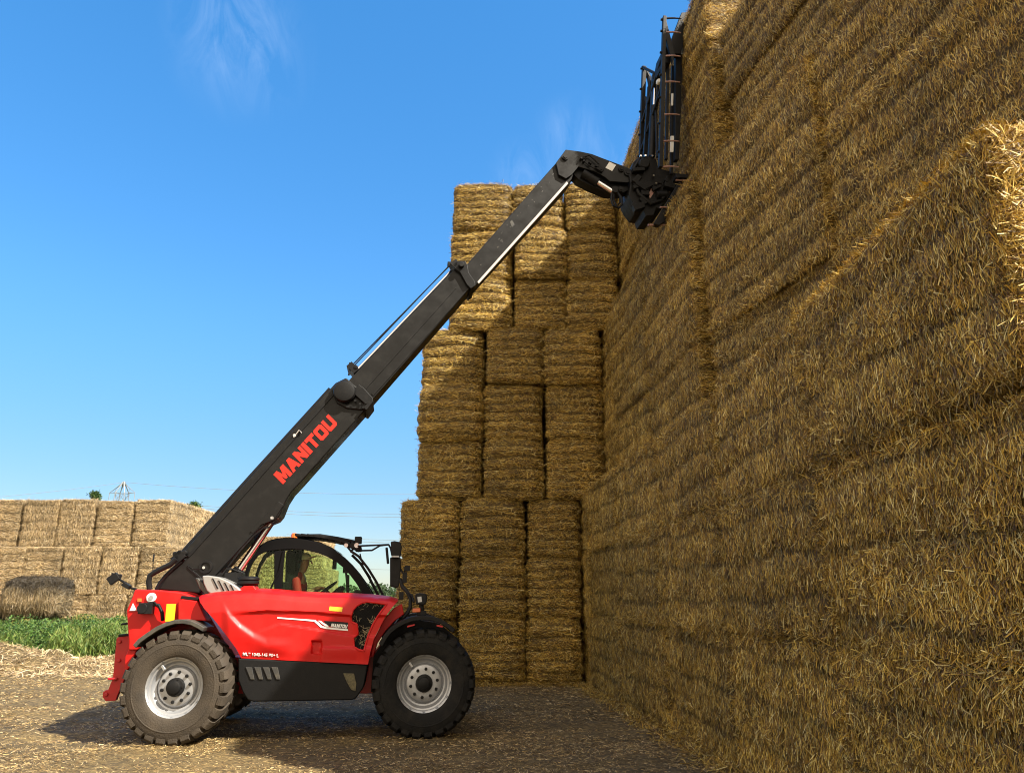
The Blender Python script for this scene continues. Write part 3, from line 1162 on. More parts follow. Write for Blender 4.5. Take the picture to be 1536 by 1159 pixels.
def make_wheel(loc, tyremat, steer=0.0, near=True):
    s = 1 if near else -1       # outer face towards -y when near
    rb = MB()
    prof = [(.315, -.20), (.338, -.215), (.340, -.205), (.330, -.19), (.312, -.185), (.305, -.165), (.288, -.16), (.280, -.13), (.262, -.11), (.245, -.105),
            (.236, -.085), (.230, -.088), (.222, -.120), (.210, -.140), (.188, -.150), (.150, -.150), (.120, -.152), (.0, -.152)]
    rb.lathe([(r, h * s) for r, h in prof], 72)
    rb.lathe([(.315, -.20 * s), (.30, .0), (.315, .20 * s), (.335, .21 * s)], 60)
    w = rb.build('wheel', M_rim, TH, loc=loc, ang=30)
    w.rotation_euler = (0, 0, steer)
    # valve guard
    vb = MB()
    a = R(128)
    vb.box((math.cos(a) * .275, -.165 * s, math.sin(a) * .275), (.07, .035, .03), Matrix.Rotation(-a, 3, 'Y'))
    vb.build('valve_guard', M_rim, w, bevel=.004)
    nb = MB()
    for k in range(10):
        a = 2 * PI * k / 10 + .2
        nb.lathe([(.0, -.178 * s), (.013, -.178 * s), (.019, -.168 * s), (.021, -.150 * s)], 6, (math.cos(a) * .165, 0, math.sin(a) * .165))
    nb.build('wheel_nuts', M_dark, w)
    hb = MB()
    hb.lathe([(.0, -.235 * s), (.06, -.235 * s), (.072, -.228 * s), (.076, -.20 * s), (.098, -.195 * s), (.104, -.185 * s), (.104, -.15 * s)], 40)
    for k in range(5):
        a = 2 * PI * k / 5
        hb.lathe([(0, -.205 * s), (.010, -.203 * s), (.011, -.19 * s)], 6, (math.cos(a) * .088, 0, math.sin(a) * .088))
    hb.build('hub', M_dark, w)
    tb = MB()
    tp = [(.318, -.195), (.342, -.222), (.36, -.232), (.42, -.244), (.47, -.246), (.475, -.249), (.483, -.249), (.488, -.245), (.535, -.238), (.572, -.222), (.590, -.19), (.600, -.12), (.603, 0)]
    tp = tp + [(r, -h) for r, h in tp[-2::-1]]
    tb.lathe(tp, 96)
    NL = 26
    for sd in (-1, 1):
        for k in range(NL):
            a0 = 2 * PI * (k + (.5 if sd > 0 else 0)) / NL
            #           y      theta-shift  half-width  r inner  r outer
            secs = [(.015, .115, .075, .59, TR), (.10, .055, .080, .59, TR), (.185, .0, .090, .575, TR - .002), (.226, -.01, .094, .55, TR - .018), (.247, -.01, .090, .555, TR - .042), (.248, -.01, .080, .545, TR - .065)]
            vs = []
            for (y, sh, hw, ri, ro) in secs:
                for (aa, rr) in ((-hw, ri), (hw, ri), (hw * .86, ro), (-hw * .86, ro)):
                    th = a0 + sh + aa
                    vs.append((math.cos(th) * rr, y * sd, math.sin(th) * rr))
            fs = [(0, 1, 2, 3)]
            n_ = len(secs)
            for i in range(n_ - 1):
                for j in range(4):
                    fs.append((i * 4 + j, i * 4 + (j + 1) % 4, (i + 1) * 4 + (j + 1) % 4, (i + 1) * 4 + j))
            fs.append(tuple((n_ - 1) * 4 + j for j in (3, 2, 1, 0)))
            tb.add(vs, fs)
    tb.build('tyre', tyremat, w, ang=28)
    return w


zc = TR - .012
make_wheel((wc_r[0], .25, zc), M_tyre_dusty, R(-7))
make_wheel((wc_f[0], .25, zc), M_tyre, 0)
make_wheel((wc_r[0], 2.15, zc), M_tyre_dusty, R(-7), False)
make_wheel((wc_f[0], 2.15, zc), M_tyre, 0, False)

# chassis and axles
cb = MB()
cb.prism(UZ([(232, 905), (300, 900), (350, 985), (548, 995), (600, 930), (640, 935), (640, 1010), (560, 1040), (350, 1040), (215, 1000)], .75), .78, 1.62)
cb.build('chassis', M_reddk, TH, bevel=.01)
ab = MB()
for wx in (wc_r[0], wc_f[0]):
    ab.tube([(wx, .35, zc), (wx, 2.05, zc)], .11, 16)
    ab.lathe([(.0, -.25), (.17, -.2), (.22, 0), (.17, .2), (0, .25)], 20, (wx, 1.2, zc))
ab.build('axles', M_dark, TH)

# --- engine cover: red moulded side
TOPL = [(298, 895), (303, 892), (320, 888), (350, 885.5), (383, 884.5), (410, 886), (440, 889), (480, 891), (520, 891.5), (560, 894), (585, 897), (597, 901)]
LEFT = [(895, 298), (905, 300), (917, 307), (938, 325), (960, 343), (974, 354.5), (987, 362)]
RIGHT = [(896, 596), (901, 597), (915, 587), (930, 577), (945, 569), (960, 561), (978, 555.5), (996, 552)]


def bot(x):
    return 986.5 + (x - 362) * 9.5 / 190


def sst(a, b_, x):
    f = min(1, max(0, (x - a) / (b_ - a)))
    return f * f * (3 - 2 * f)


SCOOP = [(330, 905), (343, 926), (360, 944), (380, 958), (400, 967), (440, 967)]


def vb_(x, y):
    """depth of the moulded cover behind y=0 at photo point"""
    top = interp(x, TOPL)
    d = y - top
    v = interp(d, [(0, .34), (1.5, .25), (4, .19), (12, .145), (30, .095)])
    crease = interp(x, [(300, 924), (400, 914), (470, 916), (530, 921)])
    v += .035 * sst(crease, crease + 5, y) * sst(330, 400, x)
    cr2 = interp(x, [(300, 980), (420, 934), (470, 942), (530, 953)])
    v -= .025 * sst(cr2 - 1, cr2 + 3, y) * sst(380, 430, x)
    # lower left lobe stands proud of the scoop line
    sy = interp(x, SCOOP)
    v -= .032 * sst(sy - 13, sy + 1, y) * (1 - sst(405, 445, x)) * sst(330, 345, x)
    v += .03 * sst(sy + 1, 986, y) * (1 - sst(405, 445, x))
    # front lower sill
    v -= .03 * sst(968, 973, y) * sst(478, 484, x)
    v += .012 * sst(974, 992, y)
    # small recess with catch
    if 466 < x < 484:
        v += .045 * sst(959, 963, y) * (1 - sst(979, 981, y)) * sst(466, 469, x) * (1 - sst(481, 484, x))
    # front frame flows forward over the grille opening
    v -= .03 * sst(0, 12, x - interp(y, [(895, 560), (925, 524), (980, 534)]))
    return v


def inside(x, y, poly):
    c = False
    for (x1, y1), (x2, y2) in zip(poly, poly[1:] + poly[:1]):
        if (y1 > y) != (y2 > y) and x < (x2 - x1) * (y - y1) / (y2 - y1) + x1:
            c = not c
    return c


gpoly = [(526.5, 924), (529, 915), (535, 908), (543, 903.5), (551, 902), (565, 903.5), (580.5, 906), (573, 915), (566, 925), (559, 937), (553, 951), (549, 964), (546, 976), (538, 974), (531, 970), (530, 956), (536.5, 951), (535.5, 936), (527, 932)]
eb = MB()
NX, NY = 150, 62
grid = {}
gpx = {}
for j in range(NY + 1):
    f = j / NY
    for i in range(NX + 1):
        g = i / NX
        # march between left and right edge for this row
        yl = 896 + (987 - 896) * f
        yr = 901 + (996 - 901) * f
        xl, xr2 = interp(yl, LEFT), interp(yr, RIGHT)
        x = xl + (xr2 - xl) * g
        yt = interp(x, TOPL)
        yb = bot(x)
        yy = yl + (yr - yl) * g
        # pull upper rows to the top outline
        y = yt + (yy - (896 + 5 * g)) * (yb - yt) / (yb - (896 + 5 * g))
        y = min(y, yb)
        grid[i, j] = M(x, y, vb_(x, y))
        gpx[i, j] = (x, y)
vs = [grid[i, j] for j in range(NY + 1) for i in range(NX + 1)]
W1 = NX + 1
fs = [(j * W1 + i, j * W1 + i + 1, (j + 1) * W1 + i + 1, (j + 1) * W1 + i) for j in range(NY) for i in range(NX)
      if not inside(gpx[i, j][0], gpx[i, j][1], gpoly)]
# deck on top running back, and return flanges
o0 = len(vs)
for i in range(NX + 1):
    p = grid[i, 0]
    vs.append((p[0], .98, p[2] + .03))
fs += [(i, o0 + i, o0 + i + 1, i + 1) for i in range(NX)]
o1 = len(vs)
for j in range(NY + 1):
    p = grid[0, j]
    vs.append((p[0] + .01, .75, p[2] - .005))
fs += [(j * W1, (j + 1) * W1, o1 + j + 1, o1 + j) for j in range(NY)]
o2 = len(vs)
for j in range(NY + 1):
    p = grid[NX, j]
    vs.append((p[0] - .01, .75, p[2]))
fs += [(j * W1 + NX, o2 + j, o2 + j + 1, (j + 1) * W1 + NX) for j in range(NY)]
eb.add(vs, fs)
cover = eb.build('engine_cover', M_red, TH, ang=24)


def on_cover(pts, off=.006):
    return [M(x, y, vb_(x, y) - off) for x, y in pts]


def decal(name, rows, m, parent, off=.006, th=.003):
    """strip on the cover between two polylines (upper, lower) of equal length"""
    up, lo = rows
    n_ = len(up)
    b_ = MB()
    vs = []
    for (x, y), (x2, y2) in zip(up, lo):
        for f in (0, .33, .66, 1):
            xx, yy = x + (x2 - x) * f, y + (y2 - y) * f
            vs.append(M(xx, yy, vb_(xx, yy) - off))
    fs = []
    for i in range(n_ - 1):
        for k in range(3):
            fs.append((i * 4 + k, i * 4 + k + 1, i * 4 + 4 + k + 1, i * 4 + 4 + k))
    b_.add(vs, fs)
    return b_.build(name, m, parent, ang=60)


def dens(pl, k=6):
    out = []
    for (a, b_), (c, d) in zip(pl, pl[1:]):
        for i in range(k):
            out.append((a + (c - a) * i / k, b_ + (d - b_) * i / k))
    out.append(pl[-1])
    return out


gb = MB()
gm_ = [(x + (553 - x) * -.03, y + (937 - y) * -.03) for x, y in gpoly]
gv = [M(x, y, .20) for x, y in gm_]
ng = len(gpoly)
gb.add(gv, [tuple(range(ng))])
gr = gb.build('side_grille', M_mesh, cover, ang=20)
gb = MB()
gb.tube([M(x, y, vb_(x, y) + .004) for x, y in dens(gpoly + gpoly[:1], 5)], .013, 8, False)
gb.build('grille_rim', M_red, gr)
# mesh bars
gb = MB()
for k in range(60):
    for (dx, dy) in ((1, 1.0), (1, -1.0)):
        c0 = (500 + k * 2.2, 900 if dy > 0 else 980)
        seg = None
        for f in range(0, 82, 2):
            p = (c0[0] + dx * f - 20, c0[1] + dy * f)
            if inside(p[0], p[1], gpoly):
                seg = (seg[0], p) if seg else (p, p)
            elif seg:
                if seg[0] != seg[1]:
                    gb.tube([M(*seg[0], .185), M(*seg[1], .185)], .0018, 3, False)
                seg = None
gb.build('grille_mesh', M_dark, gr)

# chaff caught in the grille
cb = MB()
for k in range(420):
    x, y = rnd.uniform(526, 581), rnd.uniform(901, 977)
    if not inside(x, y, gpoly):
        continue
    if y > 908 and y < 925 and rnd.random() < .85:
        continue
    if 925 < y < 945 and x < 552 and rnd.random() < .6:
        continue
    a = rnd.uniform(0, PI)
    p = Vector(M(x, y, .178))
    d = Vector((math.cos(a), rnd.uniform(-.2, .2), math.sin(a))) * rnd.uniform(.008, .03)
    cb.tube([p - d, p + d], .0022, 3, False)
M_chaff = mat('chaff', (.42, .36, .22), .8)
tag(cb.build('chaff', M_chaff, cover), kind='stuff')

# white swoosh and badge
decal('stripe', (dens([(416, 925), (450, 927.6), (473, 929.2), (478, 933), (483, 938), (490, 940), (522, 943.2)]),
                 dens([(416, 927), (450, 929.6), (471, 931.6), (476, 936), (481, 940.6), (489, 942.6), (522, 945.6)])), M_white, cover)
decal('stripe', (dens([(477, 930.2), (481, 930.4), (486, 934), (492, 937)]), dens([(480, 932.6), (483, 935), (488, 938.6), (493, 940)])), M_white, cover)
bd = decal('badge', (dens([(485, 930.6), (500, 931.4), (522, 933)]), dens([(491, 937), (500, 940.6), (521.5, 943)])), M_badge, cover, .007)
decal('sticker', (dens([(494.5, 909), (514, 910.5)]), dens([(493.5, 915.3), (513, 917.2)])), M_yellow, cover)
# dark chassis side tank
tk = MB()
tk.prism(UZ([(357, 986), (362, 987), (456, 991), (552, 996), (549, 1012), (545.5, 1030), (541, 1037), (534, 1047), (528, 1049.5), (450, 1051), (380, 1052), (371, 1049), (364, 1038), (357, 1020)], .12), .12, .75)
tank = tk.build('side_tank', M_plastic, TH, bevel=.018)
for k in range(4):
    x0 = 368.5 + k * 12.9
    vb2 = MB()
    vb2.prism(UZ([(x0, 1000), (x0 + 9.6, 1000.4), (x0 + 13.2, 1018.5), (x0 + 7.4, 1018.2)], .115), .105, .13)
    vb2.build('vent', M_fender, tank, bevel=.004)
st = MB()
st.prism(UZ([(514.5, 1009), (531, 1009.5), (534.5, 1024), (533.5, 1036), (527, 1034), (520, 1022)], .115), .107, .13)
st.build('step_opening', mat('tan_step', (.13, .11, .055), .7, vary=.8, vscale=40, col2=(.04, .035, .02)), tank, bevel=.004)  # tan plate mottled with darker brown


# ---- lettering
def text_mesh(name, body, org, xend, ytop, v, m, parent, depth=.004, bold=.03, vfun=None, shear=0.0):
    """org, xend, ytop: photo points of the baseline start, baseline end and top of the first letter"""
    cu = bpy.data.curves.new(name, 'FONT')
    cu.body = body
    cu.offset = bold
    cu.space_character = 1.0 + bold
    cu.shear = shear
    cu.resolution_u = 3
    to = bpy.data.objects.new(name, cu)
    COL.objects.link(to)
    dg = bpy.context.evaluated_depsgraph_get()
    me0 = bpy.data.meshes.new_from_object(to.evaluated_get(dg))
    bpy.data.objects.remove(to)
    xs = [p.co.x for p in me0.vertices]
    ys = [p.co.y for p in me0.vertices]
    x0, x1, y0, y1 = min(xs), max(xs), min(ys), max(ys)
    if vfun:
        for p in me0.vertices:
            f, g = (p.co.x - x0) / (x1 - x0), (p.co.y - y0) / (y1 - y0)
            px = org[0] + (xend[0] - org[0]) * f + (ytop[0] - org[0]) * g
            py = org[1] + (xend[1] - org[1]) * f + (ytop[1] - org[1]) * g
            p.co = M(px, py, vfun(px, py))
    else:
        O, Xe, Yt = Vector(M(*org, v)), Vector(M(*xend, v)), Vector(M(*ytop, v))
        for p in me0.vertices:
            f, g = (p.co.x - x0) / (x1 - x0), (p.co.y - y0) / (y1 - y0)
            p.co = O + (Xe - O) * f + (Yt - O) * g
    me0.materials.clear()
    me0.materials.append(m)
    me0.name = name
    o = bpy.data.objects.new(name, me0)
    link(o, parent)
    so = o.modifiers.new('thickness', 'SOLIDIFY')
    so.thickness = depth
    so.offset = 0
    return o


text_mesh('lettering', 'MLT 1040-145 PS+ L', (364, 983), (417.5, 985.4), (364.4, 978), 0, M_white, cover, .002, .02, vfun=lambda x, y: vb_(x, y) - .006)

# ---- rear end: engine of counterweight, brackets
rb = MB()
rb.prism(UZ([(202, 883.5), (225, 884), (249, 885.5), (272, 888), (289, 894), (297, 899), (298, 906), (296, 932), (250, 940), (215, 955), (206, 975), (192, 975), (192.5, 960), (189.5, 915), (197, 897)], .38), .38, 2.0)
rear = rb.build('rear_body', M_red, TH, bevel=.02)
pb2 = MB()
pb2.prism(UZ([(267, 903), (272, 898), (296, 901), (310, 931), (267, 929)], .25), .25, .5)
pb2.build('side_box', M_red, rear, bevel=.012)
pb2 = MB()
pb2.prism(UZ([(272, 893), (298, 896), (297, 900), (270, 898)], .27), .27, .55)
pb2.build('box_lid', M_plastic, rear, bevel=.006)
yb_ = MB()
yb_.prism(UZ([(250.5, 905.5), (264, 905.2), (261.5, 931), (248, 932)], .24), .215, .245)
yb_.build('yellow_plate', M_yellow, rear, bevel=.004)
lb = MB()
lb.lathe([(0, -.012), (.045, -.012), (.056, -.004), (.058, .02)], 28, M(226.5, 896, .36))
lb.build('round_lamp', M_white, rear)
lb = MB()
c_ = M(226.5, 896, .345)
lb.lathe([(0, -.006), (.028, -.006), (.03, .006)], 20, c_)
lb.build('lamp_centre', M_rim, rear)
tb_ = MB()
tb_.prism(UZ([(199.5, 904.5), (205, 915.5), (194.5, 915.5)], .37), .362, .38)
tb_.build('triangle_reflector', mat('reflector_white', (.75, .62, .60), .35), rear)
ob = MB()
ob.prism(UZ([(206.5, 897), (212.5, 897), (212.5, 902), (206.5, 902)], .37), .36, .38)
ob.build('amber_reflector', M_orange, rear)
kb = MB()
kb.box(M(220, 912, .33), (.16, .12, .13))
kb.tube([M(226, 906, .3), M(238, 907, .3), M(243, 918, .3), M(244, 930, .34)], .022, 8)
kb.tube([M(222, 904, .3), M(232, 903, .28), M(237, 910, .3)], .014, 8)
kb.lathe([(0, -.02), (.06, -.02), (.06, .03)], 18, M(213.5, 912, .28))
kb.build('hydraulic_coupler', M_dark, rear, bevel=.006)
kb = MB()
kb.tube([M(182, 936, .5), M(194, 934, .5)], .012, 8)
kb.build('tow_pin', M_dark, rear)
kb = MB()
kb.tube([M(178, 953, .5), M(196, 951, .5)], .016, 8)
kb.build('tow_pin', M_dark, rear)
# hitch bracket at the back
hb = MB()
hb.prism(UZ([(174.6, 957), (180, 952), (196, 954), (205, 962), (203, 1000), (190, 1010), (176, 1043), (173.5, 1050.5), (158, 1051), (153.5, 1045), (154, 1038), (158, 1034.5), (162, 1034), (169, 1016), (172, 985)], .55), .55, .62)
hb.prism(UZ([(174.6, 957), (180, 952), (196, 954), (205, 962), (203, 1000), (190, 1010), (176, 1043), (173.5, 1050.5), (158, 1051), (153.5, 1045), (154, 1038), (158, 1034.5), (162, 1034), (169, 1016), (172, 985)], .55), 1.75, 1.82)
hb.prism(UZ([(176, 985), (200, 985), (198, 1008), (176, 1006)], .55), .62, 1.75)
for (x, y) in ((180, 962), (179, 990), (173, 1018), (160, 1041)):
    hb.lathe([(0, -.03), (.022, -.03), (.024, .0)], 6, M(x, y, .55))
hb.prism(UZ([(162, 1016), (176, 1016), (176, 1019), (162, 1019)], .52), .50, .60)
hitch = hb.build('rear_hitch', M_reddk, TH, bevel=.008)
sb = MB()
sb.prism(UZ([(196, 965), (204, 958), (214, 963), (205, 975), (195, 1000), (186, 1010), (187, 985)], .42), .42, .55)
sb.build('hitch_guard', M_red, hitch, bevel=.015)


# ---- fenders
def fender(pts, th, v0, v1, m, name='fender'):
    b_ = MB()
    up = UZ(pts, v0)
    cx, cz = (wc_r[0], zc) if up[0][0] < 1.2 else (wc_f[0], zc)
    lo = []
    for (u, z) in up:
        d = Vector((cx - u, cz - z)).normalized() * th
        lo.append((u + d.x, z + d.y))
    n_ = len(up)
    vs = [(u, v0, z) for u, z in up] + [(u, v0, z) for u, z in lo] + [(u, v1, z) for u, z in up] + [(u, v1, z) for u, z in lo]
    fs = []
    for i in range(n_ - 1):
        fs += [(i, i + 1, n_ + i + 1, n_ + i), (2 * n_ + i, 3 * n_ + i, 3 * n_ + i + 1, 2 * n_ + i + 1),
               (i, 2 * n_ + i, 2 * n_ + i + 1, i + 1), (n_ + i, n_ + i + 1, 3 * n_ + i + 1, 3 * n_ + i)]
    fs += [(0, n_, 3 * n_, 2 * n_), (n_ - 1, 3 * n_ - 1, 4 * n_ - 1, 2 * n_ - 1)]
    b_.add(vs, fs)
    return b_.build(name, m, TH, bevel=.008, ang=40)


RF = [(199, 967), (207, 958), (218, 950), (234, 939.5), (248, 933), (262, 929), (275, 928.5), (287, 930.5), (298, 935.5), (307, 941)]
FF = [(568, 965), (576, 952), (584, 942.5), (593, 935.5), (604, 929.5), (618, 924.5), (634, 922.5), (650, 924), (662, 928), (673, 935), (683, 943)]
fender(RF, .05, .02, .50, M_fender)
ff = fender(FF, .055, .02, .50, M_plastic)
for nm, pl, m_ in (('fender', RF, M_fender), ('fender', FF, M_plastic)):
    b_ = MB()
    base = UZ(pl, .02)
    cx = wc_r[0] if base[0][0] < 1.2 else wc_f[0]
    vs = []
    for (u, z) in base:
        vs += [(u, 1.9, z), (u, 2.38, z), (u, 2.38, z - .04), (u, 1.9, z - .04)]
    fs = []
    for i in range(len(base) - 1):
        for k in range(4):
            fs.append((i * 4 + k, i * 4 + (k + 1) % 4, i * 4 + 4 + (k + 1) % 4, i * 4 + 4 + k))
    b_.add(vs, fs)
    b_.build(nm, m_, TH)
fb = MB()
fb.prism(UZ([(575, 930), (590, 912), (603, 905), (606, 921), (592, 931), (578, 946), (566, 965), (560, 985), (556, 985), (560, 960)], .45), .45, .75)
fb.build('front_frame', M_red, TH, bevel=.012)
fb = MB()
fb.prism(UZ([(560, 985), (600, 925), (660, 935), (690, 960), (650, 975), (640, 1035), (590, 1035), (556, 1038)], .55), .62, 1.78)
fb.build('front_axle_frame', M_dark, TH)

# ---- hydraulic hoses, rear left mirror
hs_ = MB()
hs_.tube([M(224.5, 884, .8), M(223, 872, .8), M(225, 863, .8), M(232, 858, .8), M(244, 852, .8), M(256, 846, .8), M(264, 838, .8)], .035, 10)
hs_.tube([M(234, 884, .9), M(240, 873, .9), M(249, 862, .9), M(262, 850, .9), M(272, 842, .9)], .022, 10)
hs_.tube([M(238, 884, .95), M(246, 871, .95), M(257, 858, .95), M(270, 846, .95), M(277, 838, .9)], .016, 8)
hs_.build('hoses', M_plastic, TH)
fb = MB()
for (x, y) in ((264, 831), (270, 829), (277.5, 829), (266, 836)):
    fb.lathe([(0, -.05), (.028, -.05), (.034, -.04), (.034, .05)], 12, M(x, y, .9))
fb.box(M(270, 836, .95), (.16, .2, .12), Matrix.Rotation(R(-45), 3, 'Y'))
fb.build('hose_fittings', M_dark, TH, bevel=.004)
mb = MB()
mb.tube([M(205, 884, .6), M(195, 881, .6), M(188, 874, .55), M(178, 868, .5)], .016, 8)
mb.box(M(170.5, 867.5, .5), (.13, .06, .10), Matrix.Rotation(R(-38), 3, 'Y'))
mb.box(M(175, 862.5, .5), (.12, .05, .04), Matrix.Rotation(R(12), 3, 'Y'))
mb.box(M(190, 878, .55), (.10, .08, .05), Matrix.Rotation(R(30), 3, 'Y'))
mb.build('rear_lamp_arm', M_dark, TH, bevel=.005)
ab_ = MB()
ab_.tube([M(229, 862, 1.4), M(230, 838, 1.4)], .006, 6)
ab_.lathe([(0, .09), (.012, .07), (.012, -.02), (0, -.03)], 8, M(230, 839, 1.4), 'z')
ab_.build('aerial', M_dark, TH)

# ---- boom
BV0, BV1 = .93, 1.36
sec1 = [(277, 824.5), (503, 574), (519, 566), (557, 599), (555.5, 606), (452, 722), (437, 738), (428, 752), (420, 772), (414, 779), (404, 783), (388, 795), (360, 824), (330, 857), (300, 890), (270, 887), (236, 884), (262, 846)]
bb = MB()
bb.prism(UZ(sec1, BV0), BV0, BV1)
boom = bb.build('boom', M_boom, TH, bevel=.02)
# side rail and weld strips of the outer section
for pl in ([(281, 833), (500, 588), (502.5, 591), (284, 836)], [(300, 884), (330, 850), (388, 788), (390, 790), (332, 853), (303, 886)],
           [(283, 849), (306, 869), (304, 871.5), (281, 851)]):
    b_ = MB()
    b_.prism(UZ(pl, BV0), BV0 - .016, BV0 + .02)
    b_.build('weld_strip', M_dark, boom, bevel=.004)
b_ = MB()
b_.prism(UZ([(375, 797), (418, 752), (426, 757), (411, 780), (392, 787), (380, 800)], BV0), BV0 - .02, BV0 + .02)
b_.build('reinforcement_plate', M_boom, boom, bevel=.006)
# top channel for hoses
b_ = MB()
b_.tube([M(276, 826, 1.05), M(380, 711, 1.05), M(495, 583, 1.05)], .03, 8)
b_.tube([M(273, 827, 1.2), M(380, 708, 1.2), M(492, 585, 1.2)], .02, 8)
b_.build('top_pipe', M_dark, boom)
b_ = MB()
b_.tube([M(441, 656, .92), M(449, 645, .9), M(453, 649, .9)], .012, 8)
b_.lathe([(0, -.02), (.022, -.02), (.024, .02)], 10, M(442, 653, .92))
b_.build('pipe_clamp', M_chrome, boom)
# collar at the head of the outer section
b_ = MB()
b_.prism(UZ([(538, 577), (545, 582), (559, 597), (560, 603), (550, 616), (543, 612), (546, 605), (529, 590)], .9), .86, 1.43)
b_.prism(UZ([(497, 584), (503, 578), (508, 583), (512, 603), (527, 610), (545, 608), (548, 615), (520, 612), (505, 604)], .9), .89, BV0 + .01)
col_ = b_.build('section_collar', M_dark, boom, bevel=.01)
b_ = MB()
for (x, y) in ((540, 606), (545, 611), (549, 604), (533, 601)):
    b_.lathe([(0, -.02), (.02, -.02), (.022, .01)], 6, M(x, y, .86))
b_.build('bolts', M_dark, col_)
b_ = MB()
c_ = M(517, 588.5, .9)
b_.lathe([(0, -.10), (.11, -.10), (.145, -.09), (.16, -.06), (.162, .04)], 44, c_)
b_.build('hose_reel', M_plastic, boom, ang=25)
# lettering
GL_ = {
 'M': [[(0, 0), (.3, 0), (.3, .52), (.42, .1), (.58, .1), (.7, .52), (.7, 0), (1, 0), (1, 1), (.66, 1), (.5, .5), (.34, 1), (0, 1)]],
 'A': [[(0, 0), (.3, 0), (.35, .2), (.65, .2), (.7, 0), (1, 0), (.68, 1), (.32, 1)]],
 'N': [[(0, 0), (.3, 0), (.3, .5), (.68, 0), (1, 0), (1, 1), (.7, 1), (.7, .5), (.32, 1), (0, 1)]],
 'I': [[(0, 0), (1, 0), (1, 1), (0, 1)]],
 'T': [[(.34, 0), (.66, 0), (.66, .74), (1, .74), (1, 1), (0, 1), (0, .74), (.34, .74)]],
 'U': [[(0, .14), (.14, 0), (.86, 0), (1, .14), (1, 1), (.69, 1), (.69, .27), (.31, .27), (.31, 1), (0, 1)]],
 'O': [[(0, .14), (.14, 0), (.5, 0), (.5, .25), (.31, .25), (.31, .75), (.5, .75), (.5, 1), (.14, 1), (0, .86)],
       [(1, .14), (1, .86), (.86, 1), (.5, 1), (.5, .75), (.69, .75), (.69, .25), (.5, .25), (.5, 0), (.86, 0)]]}
O_, X_, Y_ = (424.5, 726), (507, 635.5), (410, 711.5)
wid = {'M': 1.25, 'I': .36}
tot = sum(wid.get(c, 1.0) for c in 'MANITOU') + .09 * 6
pos = 0
for ch in 'MANITOU':
    w_ = wid.get(ch, 1.0)
    lt = MB()
    for poly in GL_[ch]:
        pp = [((pos + x * w_) / tot, y) for x, y in poly]
        lt.prism(UZ([(O_[0] + (X_[0] - O_[0]) * f + (Y_[0] - O_[0]) * g, O_[1] + (X_[1] - O_[1]) * f + (Y_[1] - O_[1]) * g) for f, g in pp], BV0 - .004), BV0 - .004, BV0 + .002)
    lt.build('letter', M_letter, boom)
    lt2 = MB()
    for poly in GL_[ch]:
        ring = []
        for x, y in poly:
            f, g = (pos + x * w_) / tot, y
            ring.append((496 + 24 * f + 1.6 * g, 939.9 + 2.0 * f - 5.4 * g))
        lt2.add([M(a_, c2, vb_(a_, c2) - .011) for a_, c2 in ring], [tuple(range(len(ring)))])
    lt2.build('letter', M_white, bd)
    pos += w_ + .09

# middle section
sec2 = [(519, 575), (526, 567), (688, 396), (701, 401), (710, 427), (700, 438), (556, 603), (540, 600)]
b_ = MB()
b_.prism(UZ(sec2, BV0 + .03), BV0 + .03, BV1 - .03)
mid = b_.build('boom_middle_section', M_boom, TH, bevel=.015)
b_ = MB()
b_.prism(UZ([(543, 583), (682, 429), (684.5, 431.5), (546, 586)], BV0), BV0 + .02, BV0 + .06)
b_.prism(UZ([(560, 593), (702, 434), (704.5, 430), (697, 436), (556, 590)], BV0), BV0 + .012, BV0 + .06)
b_.build('weld_strip', M_boom, mid, bevel=.003)
# cylinder and hose guides above the middle section
b_ = MB()
b_.tube([M(531, 560, 1.15), M(683, 400, 1.15)], .026, 14)
b_.build('extension_cylinder', M_chrome, TH)
b_ = MB()
b_.tube([M(524, 556, 1.0), M(676, 396, 1.0)], .009, 8)
b_.tube([M(523, 553, 1.3), M(675, 398, 1.3)], .010, 8)
b_.build('hose_guides', M_dark, TH)
b_ = MB()
b_.box(M(530, 556, 1.15), (.10, .34, .16), Matrix.Rotation(R(-45), 3, 'Y'))
b_.box(M(526, 549, 1.05), (.05, .08, .09))
b_.tube([M(523, 563, 1.0), M(526, 548, 1.0), M(531, 553, 1.0)], .014, 8)
b_.lathe([(0, -.04), (.03, -.03), (.03, .03)], 12, M(534, 551, 1.0))
b_.build('guide_bracket', M_dark, TH, bevel=.005)
# collar 2
b_ = MB()
b_.prism(UZ([(678, 398), (684, 393), (697, 392), (701, 398), (703, 410), (712, 423), (712, 430), (706, 434), (700, 428), (690, 410), (682, 404)], .93), .90, 1.40)
c2_ = b_.build('section_collar', M_dark, TH, bevel=.01)
b_ = MB()
b_.lathe([(0, -.05), (.038, -.05), (.045, -.04), (.045, .02)], 20, M(692, 398, .88))
b_.box(M(682, 399, 1.0), (.12, .2, .10), Matrix.Rotation(R(-45), 3, 'Y'))
b_.box(M(674, 397, 1.05), (.06, .1, .06))
b_.build('roller', M_dark, c2_, bevel=.004)
# inner section with knuckle
sec3 = [(697, 400), (837, 241), (848.5, 224.5), (860, 226), (866, 240), (858, 268), (849, 280), (712, 430), (703, 424)]
b_ = MB()
b_.prism(UZ(sec3, BV0 + .07), BV0 + .07, BV1 - .07)
inn = b_.build('boom_inner_section', M_boom, TH, bevel=.012)
b_ = MB()
b_.prism(UZ([(716, 423), (850, 273), (852, 276), (718, 426)], 1.0), BV0 + .055, BV0 + .09)
b_.build('edge_highlight', M_chrome, inn)  # bright chrome strip laid along the lower edge in place of its highlight
